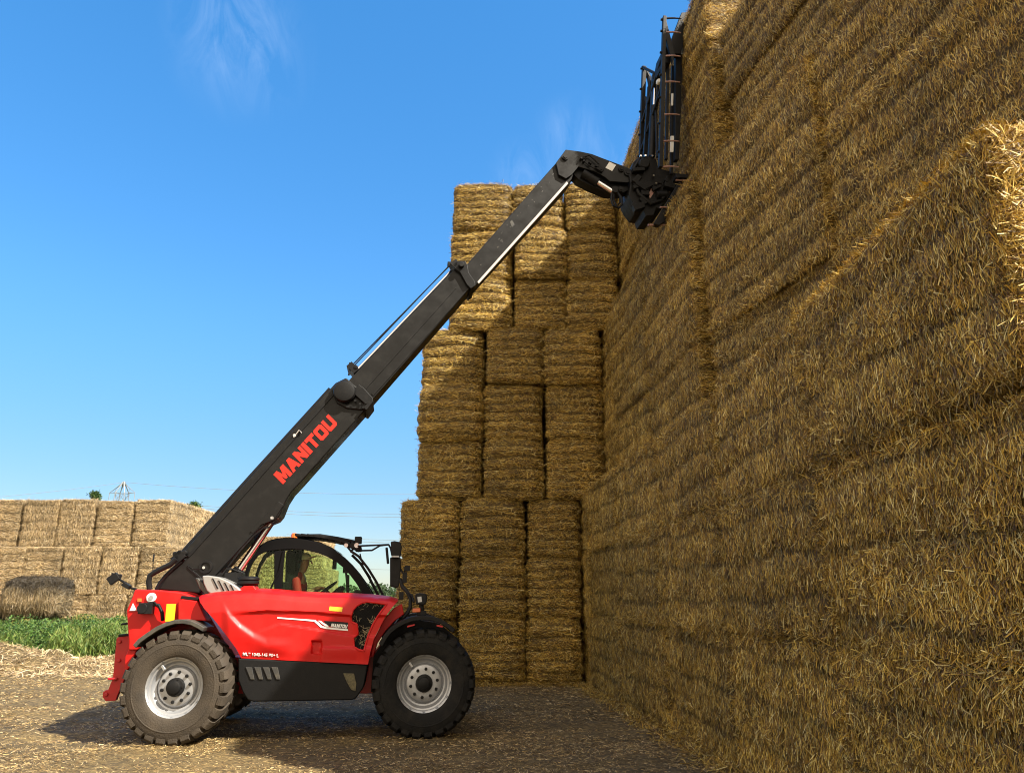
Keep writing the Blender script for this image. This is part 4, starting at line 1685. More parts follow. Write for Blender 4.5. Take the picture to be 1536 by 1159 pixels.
# painted scuffs on the inner section
b_ = MB()
for k in range(26):
    f = rnd.random()
    g = rnd.uniform(-7, 6)
    x, y = 705 + 140 * f + g * .75, 408 - 157 * f + g * .66
    L_ = rnd.uniform(.6, 3)
    b_.prism(UZ([(x, y), (x + L_ * .66, y - L_ * .75), (x + L_ * .66 + .6, y - L_ * .75 + .6), (x + .7, y + .7)], BV0 + .07), BV0 + .0675, BV0 + .075)
b_.prism(UZ([(765, 333), (768, 330), (772, 337), (768, 341)], BV0 + .07), BV0 + .067, BV0 + .075)
b_.build('scuff_marks', M_fender, inn)

# knuckle head
V1, V2 = .97, 1.32
b_ = MB()
head = [(848.7, 224.3), (871, 227.3), (888, 231), (902, 236.5), (922, 244), (941, 251), (951, 260), (951, 270), (941, 274), (915, 272), (908, 266), (894, 258), (868, 250), (858, 262), (849, 268), (838, 262), (834, 244)]
b_.prism(UZ(head, V1 - .02), V1 - .02, V1 + .03)
b_.prism(UZ(head, V1 - .02), V2 - .03, V2 + .02)
b_.prism(UZ([(850, 228), (872, 232), (902, 242), (900, 248), (868, 244), (848, 250)], V1), V1 + .03, V2 - .03)
hd = b_.build('boom_head', M_boom, TH, bevel=.008)
b_ = MB()
for (x, y, r_p) in ((848, 236, .055), (932, 254, .05), (942, 259, .07), (931, 284, .045), (876, 238, .035)):
    b_.lathe([(0, -.03), (r_p * .55, -.03), (r_p * .6, -.018), (r_p, -.018), (r_p, .02)], 24, M(x, y, V1 - .03))
b_.build('pivot_pin', M_dark, hd)
b_ = MB()
b_.prism(UZ([(914, 243), (924, 248), (918, 257), (908, 252)], V1 - .02), V1 - .026, V1 - .018)
b_.build('info_plate', M_white, hd)
b_ = MB()
for k in range(7):
    x, y = 872 + k * 5 + rnd.uniform(-2, 2), 238 + k * 3 + rnd.uniform(-3, 3)
    b_.lathe([(0, -.05), (.018, -.05), (.022, -.02), (.022, .02)], 8, M(x, y, V1 - .03))
b_.tube([M(875, 236, .92), M(884, 233, .9), M(892, 240, .9), M(900, 248, .92)], .014, 8)
b_.tube([M(878, 244, .92), M(890, 252, .9), M(902, 254, .92)], .012, 8)
b_.box(M(900, 254, .94), (.12, .08, .10), Matrix.Rotation(R(30), 3, 'Y'))
b_.build('valve_block', M_dark, hd, bevel=.004)
# compensation link and tilt cylinder below
b_ = MB()
b_.prism(UZ([(860, 262), (866, 250), (900, 258), (915, 270), (942, 276), (948, 282), (936, 289), (910, 289), (886, 279), (868, 270)], 1.05), 1.04, 1.25)
lk = b_.build('head_underside', M_dark, TH, bevel=.008)
b_ = MB()
b_.tube([M(894, 272, 1.0), M(918, 287, 1.0)], .045, 14)
b_.build('tilt_rod', M_chrome, lk)
b_ = MB()
b_.tube([M(874, 260, 1.0), M(897, 274, 1.0)], .075, 16)
b_.lathe([(0, -.05), (.06, -.05), (.06, .05)], 18, M(922, 286, 1.0))
b_.build('tilt_cylinder', M_dark, lk)
b_ = MB()
b_.tube([M(918, 290, .95), M(917, 299, .9), M(920, 308, .9), M(928, 312, .92), M(933, 307, .93), M(932, 297, .95), M(927, 289, .98)], .022, 9)
b_.tube([M(921, 290, 1.0), M(921, 300, 1.0), M(925, 309, 1.0), M(930, 304, 1.0), M(930, 294, 1.0)], .016, 8)
b_.build('hose_loop', M_plastic, lk)

# ---- bale grab (double squeeze frame folded upright)
b_ = MB()
b_.prism(UZ([(944, 262), (950, 243), (958, 236), (972, 234), (984, 238), (988, 252), (1010, 258), (1021, 266), (1022, 276), (1008, 286), (1003, 298), (995, 303), (993, 314), (985, 312), (981, 323), (969, 324), (965, 314), (957, 313), (949, 303), (943, 292), (946, 276)], .9), .90, 1.40)
grab = b_.build('bale_grab', M_dark, TH, bevel=.015, label='black double bale grab with reddish curved tines, folded upright')
gp = MB()
for (x, y) in ((960, 236), (967, 235.5), (977, 236), (965.5, 247), (979, 265.5), (983, 277), (1006, 271), (1017, 268), (962, 252), (986, 240)):
    gp.lathe([(0, -.05), (.018, -.05), (.02, -.02)], 10, M(x, y, .9))
gp.build('bolts', M_chrome, grab)
gp = MB()
gp.prism(UZ([(972, 292), (977, 283), (982, 287), (975, 298)], .89), .885, .91)
gp.build('warning_plate', M_pinkrod, grab)
gp = MB()
for k in range(16):
    x, y = rnd.uniform(950, 1006), rnd.uniform(255, 314)
    gp.box(M(x, y, .88), (rnd.uniform(.06, .22), rnd.uniform(.05, .16), rnd.uniform(.03, .12)), Matrix.Rotation(rnd.uniform(-1, 1), 3, 'Y'))
gp.lathe([(0, -.08), (.08, -.08), (.10, -.05), (.10, .02)], 22, M(965, 248, .9))
gp.tube([M(950, 270, .88), M(958, 290, .86), (M(976, 306, .86)), M(994, 300, .88)], .03, 10)
gp.tube([M(948, 258, .9), M(955, 246, .9), M(960, 238, .9)], .03, 8)
gp.tube([M(985, 292, .86), M(1000, 292, .86)], .06, 14)
gp.build('rotator', M_dark, grab, bevel=.006)
# crossbars in v direction joining near and far frames
GN, GF = .18, 2.05


def post(name, px0, py0, px1, py1, v, w, dv, m=M_dark):
    b2 = MB()
    a_, c2 = Vector(M(px0, py0, v)), Vector(M(px1, py1, v))
    d = (c2 - a_).normalized()
    nrm = Vector((d.z, 0, -d.x)) * w / 2
    b2.prism([((a_ - nrm).x, (a_ - nrm).z), ((a_ + nrm).x, (a_ + nrm).z), ((c2 + nrm).x, (c2 + nrm).z), ((c2 - nrm).x, (c2 - nrm).z)], v - dv / 2, v + dv / 2)
    return b2.build(name, m, grab, bevel=.006)


# near main post and its gusset, taken from the photo outline at the near frame plane
post('frame_post', 996.5, 26, 990.5, 252, GN, .06, .08)
post('frame_post', 1002, 84, 999, 240, GN + .25, .045, .06)
post('frame_post', 1009, 100, 1007, 262, GN + .55, .05, .06)
b_ = MB()
b_.prism(UZ([(998, 30), (1012, 84), (1008, 96), (998, 60)], GN + .02), GN - .01, GN + .05)
b_.prism(UZ([(984, 96), (994, 84), (994, 118), (984, 118), (982, 108)], GN + .5), GN + .1, GN + .5)
b_.build('gusset_plate', M_dark, grab, bevel=.006)
# top wing plate near the wall
b_ = MB()
b_.prism(UZ([(1021, 22), (1032, 21.5), (1031, 27), (1024, 66), (1020, 84), (1008, 84), (1006, 62)], GN + .35), GN + .30, GN + .42)
b_.prism(UZ([(1012, 84), (1022, 84), (1020, 170), (1017, 242), (1011, 242)], GN + .45), GN + .40, GN + .50)
b_.build('wing_plate', M_dark, grab, bevel=.008)
b_ = MB()
b_.prism(UZ([(1009.5, 136), (1012.5, 136), (1012, 154), (1009, 154)], GN + .3), GN + .375, GN + .39)
b_.prism(UZ([(1008.5, 200), (1013.5, 200), (1012.5, 224), (1007.5, 224)], GN + .3), GN + .375, GN + .39)
b_.build('maker_plate', M_white, grab)
# middle frame posts (cylinders and hoses)
post('frame_post', 983, 112, 977, 236, 1.1, .11, .10)
post('frame_post', 975, 130, 968, 238, 1.5, .09, .08)
# far frame post
post('frame_post', 966, 101, 961.5, 238, GF, .075, .09)
b_ = MB()
b_.tube([M(967, 104, GF), M(974, 118, GF), M(978, 140, 1.6)], .05, 10)
b_.tube([M(964, 101, GF), M(984, 111, GF - .6)], .028, 8)
b_.tube([M(968, 146, 1.8), M(972, 180, 1.7), M(968, 210, 1.7), M(972, 236, 1.5)], .022, 8)
b_.tube([M(975, 122, 1.5), M(971, 170, 1.5), M(974, 236, 1.5)], .024, 8)
b_.tube([M(988, 120, .9), M(984, 170, .8), M(986, 236, .8)], .025, 8)
b_.build('grab_hoses', M_plastic, grab)
b_ = MB()
b_.tube([M(981, 160, 1.0), M(977, 236, 1.0)], .06, 14)
b_.lathe([(0, -.04), (.05, -.04), (.05, .04)], 16, M(983, 122, .9))
b_.build('squeeze_cylinder', M_dark, grab)
b_ = MB()
b_.tube([M(983, 122, 1.0), M(981, 162, 1.0)], .03, 12)
b_.build('cylinder_rod', M_chrome, grab)
b_ = MB()
b_.lathe([(0, -.05), (.035, -.04), (.045, 0), (.035, .04), (0, .05)], 16, M(988, 123, .6))
b_.build('lamp', M_white, grab)
# cross tubes join the near and the far frame at the same height
NA, NB = Vector(M(996.5, 26, GN)), Vector(M(990.5, 252, GN))
FA, FB = Vector(M(966, 101, GF)), Vector(M(961.5, 238, GF))


def at_z(a_, c2, z):
    return a_.lerp(c2, (z - a_.z) / (c2.z - a_.z))


for f in (.62, .92):
    z = FA.z + (FB.z - FA.z) * f
    p, q_ = at_z(NA, NB, z), at_z(FA, FB, z)
    b_ = MB()
    b_.tube([p, q_], .028, 10)
    b_.build('cross_tube', M_dark, grab)
b_ = MB()
for f in (.02, .25, .5, .75, .98):
    p = FA.lerp(FB, f)
    b_.lathe([(0, -.07), (.02, -.07), (.022, .0)], 8, (p.x, p.y, p.z), 'x')
for f in (.02, .1, .25, .4, .55, .72, .9):
    p = NA.lerp(NB, f)
    b_.lathe([(0, -.06), (.02, -.06), (.022, .0)], 8, (p.x, p.y, p.z), 'x')
b_.build('tine_nuts', M_dark, grab)
# tines
for k, py in enumerate((26.6, 47.5, 83, 122, 171, 211, 249.6)):
    b_ = MB()
    x0 = 997 - k * .9
    p0 = Vector(M(x0, py + 1.5, GN))
    L_ = .30
    pts = [p0 + Vector((L_ * f, 0, .035 * math.sin(f * PI * .62))) for f in (0, .2, .4, .6, .8, 1)]
    b_.tube(pts, [.016, .016, .015, .014, .012, .008], 8)
    b_.build('tine', M_pinkrod if k else M_dark, grab)
# lower jaw: slanting beam with spikes
b_ = MB()
b_.prism(UZ([(1021, 268), (1029, 268), (996, 334), (988, 339), (980, 337), (984, 329)], .55), .52, .62)
b_.build('lower_jaw', M_dark, grab, bevel=.008)
for (x0, x1, y, v) in ((1014, 1048, 270.5, .5), (1012, 1024, 306, .6), (972, 1002, 337.5, .57), (990, 1003, 311, .5)):
    b_ = MB()
    b_.tube([M(x0, y, v), M(x1, y - .3, v)], [.016, .009], 8)
    b_.build('tine', M_pinkrod, grab)
b_ = MB()
b_.box(M(1020, 268, .55), (.20, .18, .07))
b_.lathe([(0, -.05), (.03, -.05), (.03, .05)], 12, M(1016, 267, .5))
b_.build('jaw_hinge', M_dark, grab, bevel=.005)

# ---- lift cylinder
b_ = MB()
b_.tube([M(406, 785, 1.12), M(358, 856, 1.12)], .048, 18)
b_.build('lift_rod', M_chrome, TH)
b_ = MB()
b_.tube([M(360, 853, 1.12), M(335, 890, 1.12)], .08, 18)
b_.tube([M(352, 856, .95), M(345, 852, .9), M(338, 860, .9), M(332, 872, .92)], .018, 8)
b_.tube([M(366, 860, .95), M(357, 856, .9), M(348, 862, .9)], .016, 8)
lc_ = b_.build('lift_cylinder', M_dark, TH)
b_ = MB()
b_.lathe([(0, -.05), (.07, -.05), (.07, .05)], 18, M(408, 777, 1.0))
b_.build('cylinder_eye', M_dark, lc_)
b_ = MB()
b_.lathe([(0, -.02), (.024, -.02), (.028, .02)], 14, M(408.5, 776.5, .93))
b_.lathe([(0, -.02), (.018, -.02), (.022, .02)], 14, M(306, 851, .92))
b_.build('grease_caps', M_chrome, TH)
b_ = MB()
b_.lathe([(.06, -.01), (.085, -.01), (.09, .02)], 22, M(308.5, 850, .92))
b_.tube([M(302, 853, .91), M(290, 853, .91), M(281, 848, .92)], .006, 6)
b_.tube([M(405, 790, .92), M(395, 792, .91), M(380, 804, .91), M(360, 826, .91), M(342, 850, .91)], .012, 6)
b_.build('grease_line', M_dark, TH)

# ---- silver louvred exhaust hood
b_ = MB()
hp = [(303, 863), (312, 862.5), (328, 865), (344, 872), (356, 880), (363, 887), (363, 891), (318, 892), (310, 886), (305, 875)]
b_.prism(UZ(hp, .42), .42, .86)
hood = b_.build('exhaust_hood', M_alu, TH, bevel=.03)
for k in range(4):
    b_ = MB()
    x = 318 + k * 9
    y = 866.5 + k * 3.2
    b_.prism(UZ([(x, y), (x + 2.2, y + .8), (x + 10, y + 16), (x + 7.6, y + 16)], .42), .408, .44)
    b_.build('louvre', M_dark, hood)
b_ = MB()
b_.prism(UZ([(292.5, 866.5), (297, 866), (304, 874), (313, 886), (316, 893), (308, 893), (299, 882)], .46), .46, .82)
b_.build('hood_end', M_fender, TH, bevel=.012)
b_ = MB()
c_ = M(372, 876, .62)
b_.lathe([(.0, .10), (.10, .10), (.135, .085), (.14, .06), (.13, .05), (.125, .045), (.14, .035), (.14, .01), (.13, 0), (.08, -.02), (.06, -.05), (.06, -.10)], 30, c_, 'z')
b_.build('air_filter_cap', M_plastic, TH)
b_ = MB()
b_.prism(UZ([(360, 882), (366, 878), (380, 878), (386, 886), (358, 888)], .5), .5, .8)
b_.build('filter_base', M_red, TH, bevel=.01)
b_ = MB()
b_.prism(UZ([(330, 858), (352, 860), (364, 874), (362, 886), (320, 868)], .95), .92, 1.0)
b_.box(M(352, 868, .9), (.22, .25, .16))
b_.tube([M(333, 862, .85), M(340, 853, .85), M(350, 854, .85), M(360, 858, .85)], .014, 8)
b_.build('cylinder_mount', M_dark, TH, bevel=.006)

# ---- cab on the far side
CV0, CV1 = 1.42, 2.32
CB = MB()
out = [(366, 893), (367, 858), (372, 843), (380, 828), (390, 818), (403, 811), (420, 807.5), (440, 807), (460, 809), (480, 814), (497, 821.5), (511, 830.5), (524, 843), (536, 857), (546, 871), (555, 884), (560, 895)]
inn_ = [(371, 893), (372, 860), (377, 846), (386, 833), (395, 828), (404, 826), (420, 824), (440, 823), (458, 824.5), (476, 828.5), (491, 834.5), (504, 842), (515, 851), (525, 862), (534, 874), (541, 885), (545, 895)]


def band(mbld, o_, i_, v0, v1):
    o2, i2 = UZ(o_, v0), UZ(i_, v0)
    n_ = len(o2)
    vs = []
    for (a_, c2) in zip(o2, i2):
        vs += [(a_[0], v0, a_[1]), (c2[0], v0, c2[1]), (c2[0], v1, c2[1]), (a_[0], v1, a_[1])]
    fs = [(i * 4 + k, i * 4 + (k + 1) % 4, i * 4 + 4 + (k + 1) % 4, i * 4 + 4 + k) for i in range(n_ - 1) for k in range(4)]
    fs += [(0, 1, 2, 3), tuple((n_ - 1) * 4 + k for k in (3, 2, 1, 0))]
    mbld.add(vs, fs)


band(CB, out, inn_, CV0, CV0 + .07)
cabf = CB.build('cab_frame', M_cab, TH, bevel=.006)
# far side frame: same curve in local u,z on the far plane
ouz, iuz = UZ(out, CV0), UZ(inn_, CV0)
b_ = MB()
vs = []
for (a_, c2) in zip(ouz, iuz):
    vs += [(a_[0], CV1 - .07, a_[1]), (c2[0] * .7 + a_[0] * .3, CV1 - .07, c2[1] * .7 + a_[1] * .3), (c2[0] * .7 + a_[0] * .3, CV1, c2[1] * .7 + a_[1] * .3), (a_[0], CV1, a_[1])]
n_ = len(ouz)
b_.add(vs, [(i * 4 + k, i * 4 + (k + 1) % 4, i * 4 + 4 + (k + 1) % 4, i * 4 + 4 + k) for i in range(n_ - 1) for k in range(4)])
b_.build('cab_frame', M_cab, TH)
# roof skin between frames
b_ = MB()
ro = UZ(out[4:12], CV0)
vs = [(u, CV0 + .02, z + .012) for u, z in ro] + [(u, CV1 - .02, z + .012) for u, z in ro] + [(u, CV0 + .02, z - .03) for u, z in ro] + [(u, CV1 - .02, z - .03) for u, z in ro]
n_ = len(ro)
b_.add(vs, [(i, i + 1, n_ + i + 1, n_ + i) for i in range(n_ - 1)] + [(2 * n_ + i, 3 * n_ + i, 3 * n_ + i + 1, 2 * n_ + i + 1) for i in range(n_ - 1)])
b_.build('cab_roof', M_plastic, TH)
# roof guard and lamps
b_ = MB()
for k in range(9):
    px, py = 449 + k * 9, 803 + k * k * .17
    p = M(px, py, 1.6)
    b_.box((p[0], 1.87, p[2]), (.10, .80, .035), Matrix.Rotation(R(4 + k * 2), 3, 'Y'))
b_.tube([M(446, 803, 1.5), M(480, 802.5, 1.5), M(508, 807, 1.5), M(532, 812, 1.5)], .022, 8)
b_.tube([M(446, 804, 2.2), M(480, 803.5, 2.2), M(508, 808, 2.2), M(528, 812, 2.2)], .022, 8)
b_.tube([M(512, 812, 1.5), M(520, 818, 1.5), M(526, 826, 1.5), M(535, 820, 1.45)], .018, 8)
b_.build('roof_guard', M_dark, cabf, bevel=.004)
b_ = MB()
b_.lathe([(0, .06), (.03, .055), (.045, .03), (.05, -.03)], 20, M(441, 805, 1.9), 'z')
b_.build('beacon', M_orange, cabf)
b_ = MB()
b_.box(M(537.5, 810, 1.5), (.10, .13, .10))
b_.box(M(533, 820, 1.5), (.16, .16, .09), Matrix.Rotation(R(25), 3, 'Y'))
b_.box(M(527, 815, 1.6), (.10, .2, .08))
b_.box(M(538, 824, 1.5), (.09, .13, .06))
b_.build('work_lamp', M_plastic, cabf, bevel=.012)
b_ = MB()
b_.lathe([(0, -.0), (.035, -.01), (.035, .02)], 14, M(535, 817.5, 1.38))
b_.lathe([(0, -.0), (.03, -.01), (.03, .02)], 14, M(519, 817.5, 1.45))
b_.build('lamp_lens', M_white, cabf)
# B pillar, rear quarter
b_ = MB()
b_.prism(UZ([(411, 890), (411, 826), (427, 825), (425, 846), (422, 890)], CV0), CV0 + .01, CV0 + .06)
b_.prism(UZ([(424, 826), (428, 826), (424, 848), (404, 890), (401, 890), (418, 855)], CV0), CV0 - .01, CV0 + .01)
b_.build('cab_pillar', M_cab, cabf, bevel=.005)
b_ = MB()
b_.prism(UZ([(520, 890), (520.5, 862), (524.5, 862), (524, 890)], CV1), CV1 - .09, CV1 - .04)
b_.build('cab_pillar', M_cab, cabf)
# windscreen outer wiper arcs
b_ = MB()
b_.tube([M(526, 826, 1.4), M(538, 834, 1.4), M(552, 852, 1.4), M(565, 873, 1.4), M(575, 894, 1.4)], .018, 8)
b_.tube([M(528, 832, 1.9), M(541, 845, 1.9), M(553, 864, 1.9), M(563, 884, 1.9), M(568, 894, 1.9)], .02, 8)
b_.tube([M(540, 830, 1.6), M(545, 850, 1.6), M(556, 866, 1.6)], .01, 6)
b_.build('windscreen_bars', M_dark, cabf)
# windows
gl_ = MB()
gi = UZ(inn_, CV0 + .03)
gl_.prism(gi, CV0 + .03, CV0 + .035)
gl_.build('side_window', M_glass, cabf, ang=60)
gl_ = MB()
gl_.prism([(u, z) for u, z in iuz], CV1 - .04, CV1 - .035)
gl_.build('side_window', M_glass, cabf, ang=60)
# windscreen glass
b_ = MB()
ws = UZ(out[10:], CV0)
n_ = len(ws)
vs = [(u - .01, CV0 + .07, z) for u, z in ws] + [(u - .01, CV1 - .07, z) for u, z in ws]
b_.add(vs, [(i, i + 1, n_ + i + 1, n_ + i) for i in range(n_ - 1)])
b_.build('windscreen', M_glass, cabf)
# cab floor / lower body on far side
b_ = MB()
lowz = [(366, 889), (560, 893), (565, 930), (556, 985), (400, 985), (366, 930)]
b_.prism(UZ(lowz, CV0), CV0 + .01, CV1 - .01)
b_.build('cab_body', M_red, TH, bevel=.015)
# interior
b_ = MB()
b_.prism(UZ([(428, 889), (430, 826), (437, 825), (446, 829), (446, 846), (448, 866), (452, 889)], 1.7), 1.62, 2.1)
b_.build('seat_back', M_seat, cabf, bevel=.03)
b_ = MB()
b_.box(M(447, 832, 1.86), (.13, .30, .22))
b_.build('headrest', M_seat, cabf, bevel=.03)
b_ = MB()
b_.box(M(450, 893, 1.86), (.50, .48, .12))
b_.build('seat_cushion', M_seat, cabf, bevel=.03)
b_ = MB()
b_.prism(UZ([(498, 890), (504, 884), (512, 878), (517, 880), (512, 890)], 1.9), 1.7, 2.1)
b_.prism(UZ([(530, 890), (534, 884), (544, 886), (546, 892)], 1.9), 1.7, 2.1)
b_.build('dashboard', M_seat, cabf, bevel=.02)
b_ = MB()
b_.box(M(502, 845, 1.8), (.055, .10, .16))
b_.tube([M(502, 838, 1.8), M(500, 830, 1.8)], .012, 8)
b_.box(M(519, 855, 2.0), (.09, .08, .08))
b_.tube([M(519, 857, 2.0), M(522, 890, 2.0)], .018, 8)
b_.build('interior_mirror', M_seat, cabf, bevel=.01)
b_ = MB()
b_.box(M(428, 880, 1.52), (.11, .05, .14))
b_.build('monitor', M_plastic, cabf, bevel=.008)
b_ = MB()
sw = Vector(M(489, 884, 1.86))
sw_r = .18
ringp = []
rotm = Matrix.Rotation(R(-38), 3, 'Y')
for k in range(25):
    a = 2 * PI * k / 24
    ringp.append(sw + rotm @ Vector((math.cos(a) * sw_r, math.sin(a) * sw_r, 0)))
b_.tube(ringp, .014, 8, False)
b_.tube([sw - rotm @ Vector((sw_r, 0, 0)), sw, sw + rotm @ Vector((sw_r, 0, 0))], .01, 6)
b_.tube([sw, sw + rotm @ Vector((0, 0, -.3))], .025, 8)
b_.build('steering_wheel', M_seat, cabf)

# ---- mirrors and lamps in front of the cab
b_ = MB()
b_.tube([M(537, 818.5, 1.35), M(560, 817.5, 1.2), M(583, 816.5, 1.1)], .013, 8)
b_.tube([M(540, 825.5, 1.35), M(558, 825, 1.2), M(570, 818, 1.15), M(583, 816.5, 1.1)], .013, 8)
b_.tube([M(583, 816.5, 1.1), M(586, 822, 1.08), M(588, 832, 1.0)], .013, 8)
b_.build('mirror_arm', M_dark, TH)
b_ = MB()
b_.box(M(581, 833, 1.05), (.035, .18, .22), Matrix.Rotation(R(-8), 3, 'Y'))
b_.build('mirror', M_plastic, TH, bevel=.012)
b_ = MB()
p = M(594, 822, .8)
b_.prism(UZ([(586, 812), (592, 811), (601, 813), (603, 820), (601, 834), (587, 834)], .75), .72, .98)
b_.prism(UZ([(585, 835.5), (601, 835.5), (601.5, 850), (600, 868), (598, 880), (594, 881), (585, 879)], .75), .72, .98)
mr_ = b_.build('mirror', M_plastic, TH, bevel=.014)
b_ = MB()
b_.box(M(593, 834.7, .73), (.10, .2, .02))
b_.build('mirror_clamp', M_rim, mr_)
b_ = MB()
b_.tube([M(600, 868, .75), M(604, 880, .7), M(611, 887, .65), M(616, 898, .6), M(615.5, 910, .55), M(611, 919, .5), M(604, 927, .5)], .026, 10)
b_.tube([M(600, 852, .75), M(606, 862, .72), M(608, 850, .72)], .016, 8)
b_.box(M(611, 852, .72), (.07, .08, .07))
b_.box(M(607, 866, .72), (.06, .08, .14))
b_.box(M(602, 893, .7), (.06, .08, .10))
b_.tube([M(612, 888, .6), M(618, 893, .55), M(621, 903, .5)], .014, 8)
b_.build('mirror_bracket', M_dark, TH, bevel=.008)
b_ = MB()
b_.prism(UZ([(623, 891), (627, 889), (638, 889.5), (640.5, 893), (640, 903), (636, 907), (624, 906)], .2), .14, .34)
lm_ = b_.build('headlight', M_plastic, TH, bevel=.012)
b_ = MB()
b_.tube([M(632, 906, .22), M(633, 921, .22)], .03, 10)
b_.box(M(632, 919, .22), (.12, .10, .06))
b_.build('headlight_stand', M_dark, lm_, bevel=.006)
b_ = MB()
b_.prism(UZ([(619, 912), (630.5, 911.5), (630.5, 917.5), (618.5, 918)], .2), .15, .26)
b_.build('indicator', mat('indicator_lens', (.55, .12, .04), .25), lm_, bevel=.006)
b_ = MB()
b_.prism(UZ([(626, 895), (632, 894), (633, 902), (627, 903)], .14), .132, .142)
b_.build('lens', M_rim, lm_)
b_ = MB()
b_.prism(UZ([(611, 938), (622, 935.5), (622, 937.5), (611, 940.5)], .0), -.004, .03)
b_.prism(UZ([(655, 936.5), (664, 938), (664, 940.5), (655, 939)], .0), -.004, .03)
b_.build('fender_stripe', M_reddk, ff)

# ------------------------------------------------------------------ driver
def skin_obj(name, verts, edges, radii, m, parent=None, sub=2, root=0):
    me = bpy.data.meshes.new(name)
    me.from_pydata([tuple(v) for v in verts], edges, [])
    o = bpy.data.objects.new(name, me)
    link(o, parent)
    o.modifiers.new('skin', 'SKIN').use_smooth_shade = True
    sv = me.skin_vertices[0].data if me.skin_vertices else None
    if sv is None:
        bm = bmesh.new()
        bm.from_mesh(me)
        bm.verts.layers.skin.verify()
        bm.to_mesh(me)
        bm.free()
        sv = me.skin_vertices[0].data
    for k, r in enumerate(radii):
        rr = r if isinstance(r, tuple) else (r, r)
        sv[k].radius = rr
        sv[k].use_root = (k == root)
    s_ = o.modifiers.new('sub', 'SUBSURF')
    s_.levels = sub
    s_.render_levels = sub
    me.materials.append(m)
    return o


HD = Vector(M(458, 842, 1.86))      # head centre
cu_, cz_ = HD.x, HD.z
yv_ = 1.86
pel = Vector((cu_ - .12, yv_, cz_ - .72))
che = Vector((cu_ - .11, yv_, cz_ - .31))
nek = Vector((cu_ - .045, yv_, cz_ - .15))
P_ = [pel, Vector((cu_ - .12, yv_, cz_ - .53)), che, Vector((cu_ - .08, yv_, cz_ - .215)), nek, Vector((cu_ - .02, yv_, cz_ - .11)), Vector((cu_, yv_, cz_ - .01)), Vector((cu_ - .005, yv_, cz_ + .06))]
E_ = [(0, 1), (1, 2), (2, 3), (3, 4), (4, 5), (5, 6), (6, 7)]
Rr = [(.15, .13), (.15, .12), (.17, .13), (.11, .09), (.052, .052), (.062, .06), (.085, .075), (.06, .06)]
handpos = []
for sd in (-1, 1):
    i0 = len(P_)
    hnd = sw + Vector((-.08, sd * .15, .02))
    P_ += [Vector((che.x + .01, yv_ + sd * .19, cz_ - .24)), Vector((che.x + .08, yv_ + sd * .25, cz_ - .50)), Vector(((che.x + .08 + hnd.x) / 2 + .02, yv_ + sd * .22, (cz_ - .50 + hnd.z) / 2 - .02)), hnd + Vector((-.06, 0, -.01)), hnd]
    E_ += [(3, i0), (i0, i0 + 1), (i0 + 1, i0 + 2), (i0 + 2, i0 + 3), (i0 + 3, i0 + 4)]
    Rr += [.062, .048, .042, .03, (.036, .02)]
    handpos.append((i0 + 4, hnd, sd))
    j0 = len(P_)
    P_ += [Vector((pel.x + .05, yv_ + sd * .10, pel.z - .02)), Vector((pel.x + .46, yv_ + sd * .14, pel.z + .04)), Vector((pel.x + .56, yv_ + sd * .14, pel.z - .36)), Vector((pel.x + .70, yv_ + sd * .14, pel.z - .38))]
    E_ += [(0, j0), (j0, j0 + 1), (j0 + 1, j0 + 2), (j0 + 2, j0 + 3)]
    Rr += [.095, .065, .05, .04]
for (hi, hnd, sd) in handpos:
    for f in range(4):
        k0 = len(P_)
        P_ += [hnd + Vector((.045, (f - 1.5) * .02, .012)), hnd + Vector((.075, (f - 1.5) * .02, -.005)), hnd + Vector((.07, (f - 1.5) * .02, -.032 + .003 * f))]
        E_ += [(hi, k0), (k0, k0 + 1), (k0 + 1, k0 + 2)]
        Rr += [.010, .009, .008]
    k0 = len(P_)
    P_ += [hnd + Vector((.01, -sd * .035, .0)), hnd + Vector((.035, -sd * .04, -.015))]
    E_ += [(hi, k0), (k0, k0 + 1)]
    Rr += [.011, .009]
drv = skin_obj('person', P_, E_, Rr, M_skin)
drv.location = TH.location
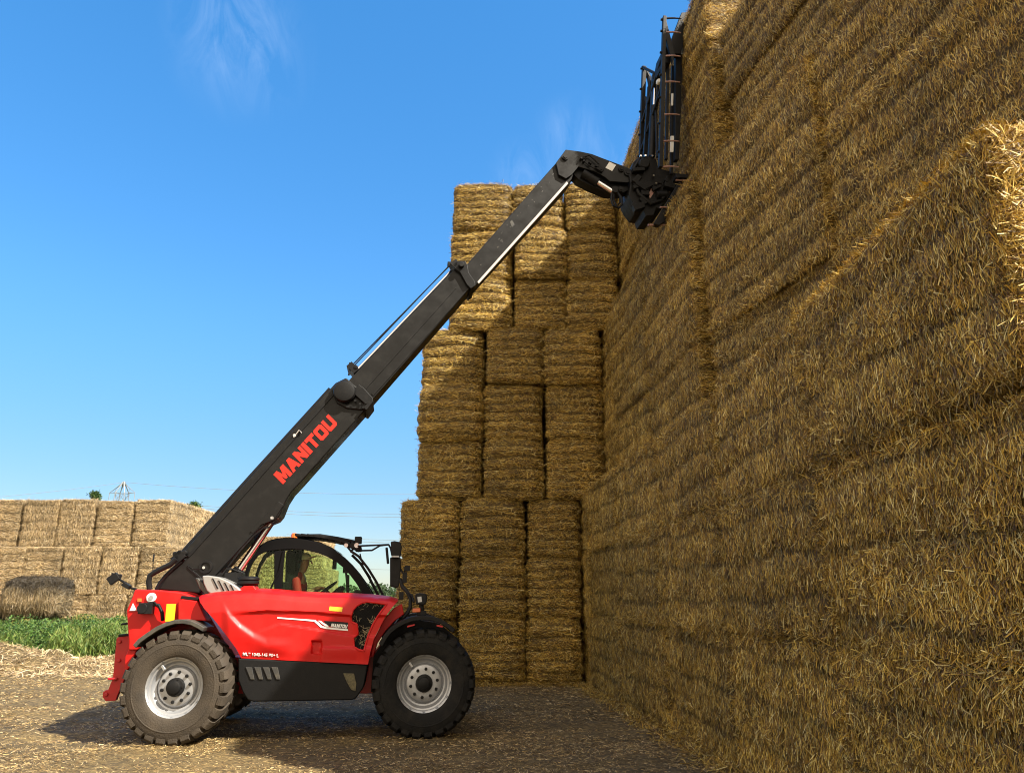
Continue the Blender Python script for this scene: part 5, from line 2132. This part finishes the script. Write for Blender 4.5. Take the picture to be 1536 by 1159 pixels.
drv.rotation_euler = TH.rotation_euler
tag(drv, 'driver seated in the cab, wearing a pale cap and red vest, looking up', 'person')
# cap
b_ = MB()
cz0 = HD + Vector((-.01, 0, .035))
prof = [(.0, .095), (.05, .088), (.08, .06), (.094, .02), (.096, -.01)]
b_.lathe(prof, 26, tuple(cz0), 'z')
b_.prism([(cz0.x + .05, cz0.z + .01), (cz0.x + .16, cz0.z + .035), (cz0.x + .16, cz0.z + .045), (cz0.x + .05, cz0.z + .03)], cz0.y - .07, cz0.y + .07)
b_.build('cap', M_cap, drv, ang=60)
# face features
b_ = MB()
fx = HD + Vector((.082, 0, -.005))
b_.add([fx + Vector((0, -.016, -.03)), fx + Vector((0, .016, -.03)), fx + Vector((.03, 0, -.022)), fx + Vector((.002, 0, .025))], [(0, 1, 2), (0, 2, 3), (1, 3, 2), (0, 3, 1)])
b_.build('nose', M_skin, drv)
b_ = MB()
for sd in (-1, 1):
    b_.lathe([(0, -.012), (.022, -.008), (.028, .0), (.022, .01), (0, .012)], 12, (HD.x - .005, HD.y + sd * .083, HD.z - .01))
b_.build('ears', M_skin, drv)
b_ = MB()
for sd in (-1, 1):
    b_.lathe([(0, -.008), (.009, -.005), (.011, .003)], 10, (fx.x - .008, fx.y + sd * .032, fx.z + .012), 'x')
b_.build('eyes', M_seat, drv)
b_ = MB()
b_.box(HD + Vector((.072, 0, -.062)), (.02, .045, .008))
b_.build('mouth', mat('lips', (.3, .10, .08), .5), drv)
# clothes
def cloth(name, vids, m, grow):
    pts = [P_[i] for i in vids]
    ed = [(i, i + 1) for i in range(len(pts) - 1)]
    rr = [tuple(x + grow for x in (Rr[i] if isinstance(Rr[i], tuple) else (Rr[i], Rr[i]))) for i in vids]
    return skin_obj(name, pts, ed, rr, m, drv)
cloth('vest', [0, 1, 2, 3], M_vest, .022)
for i0 in (8, 17):
    cloth('sleeve', [3, i0, i0 + 1], M_vest, .012)
    cloth('trouser_leg', [i0 + 5, i0 + 6, i0 + 7], M_trouser, .014)

print('script done')
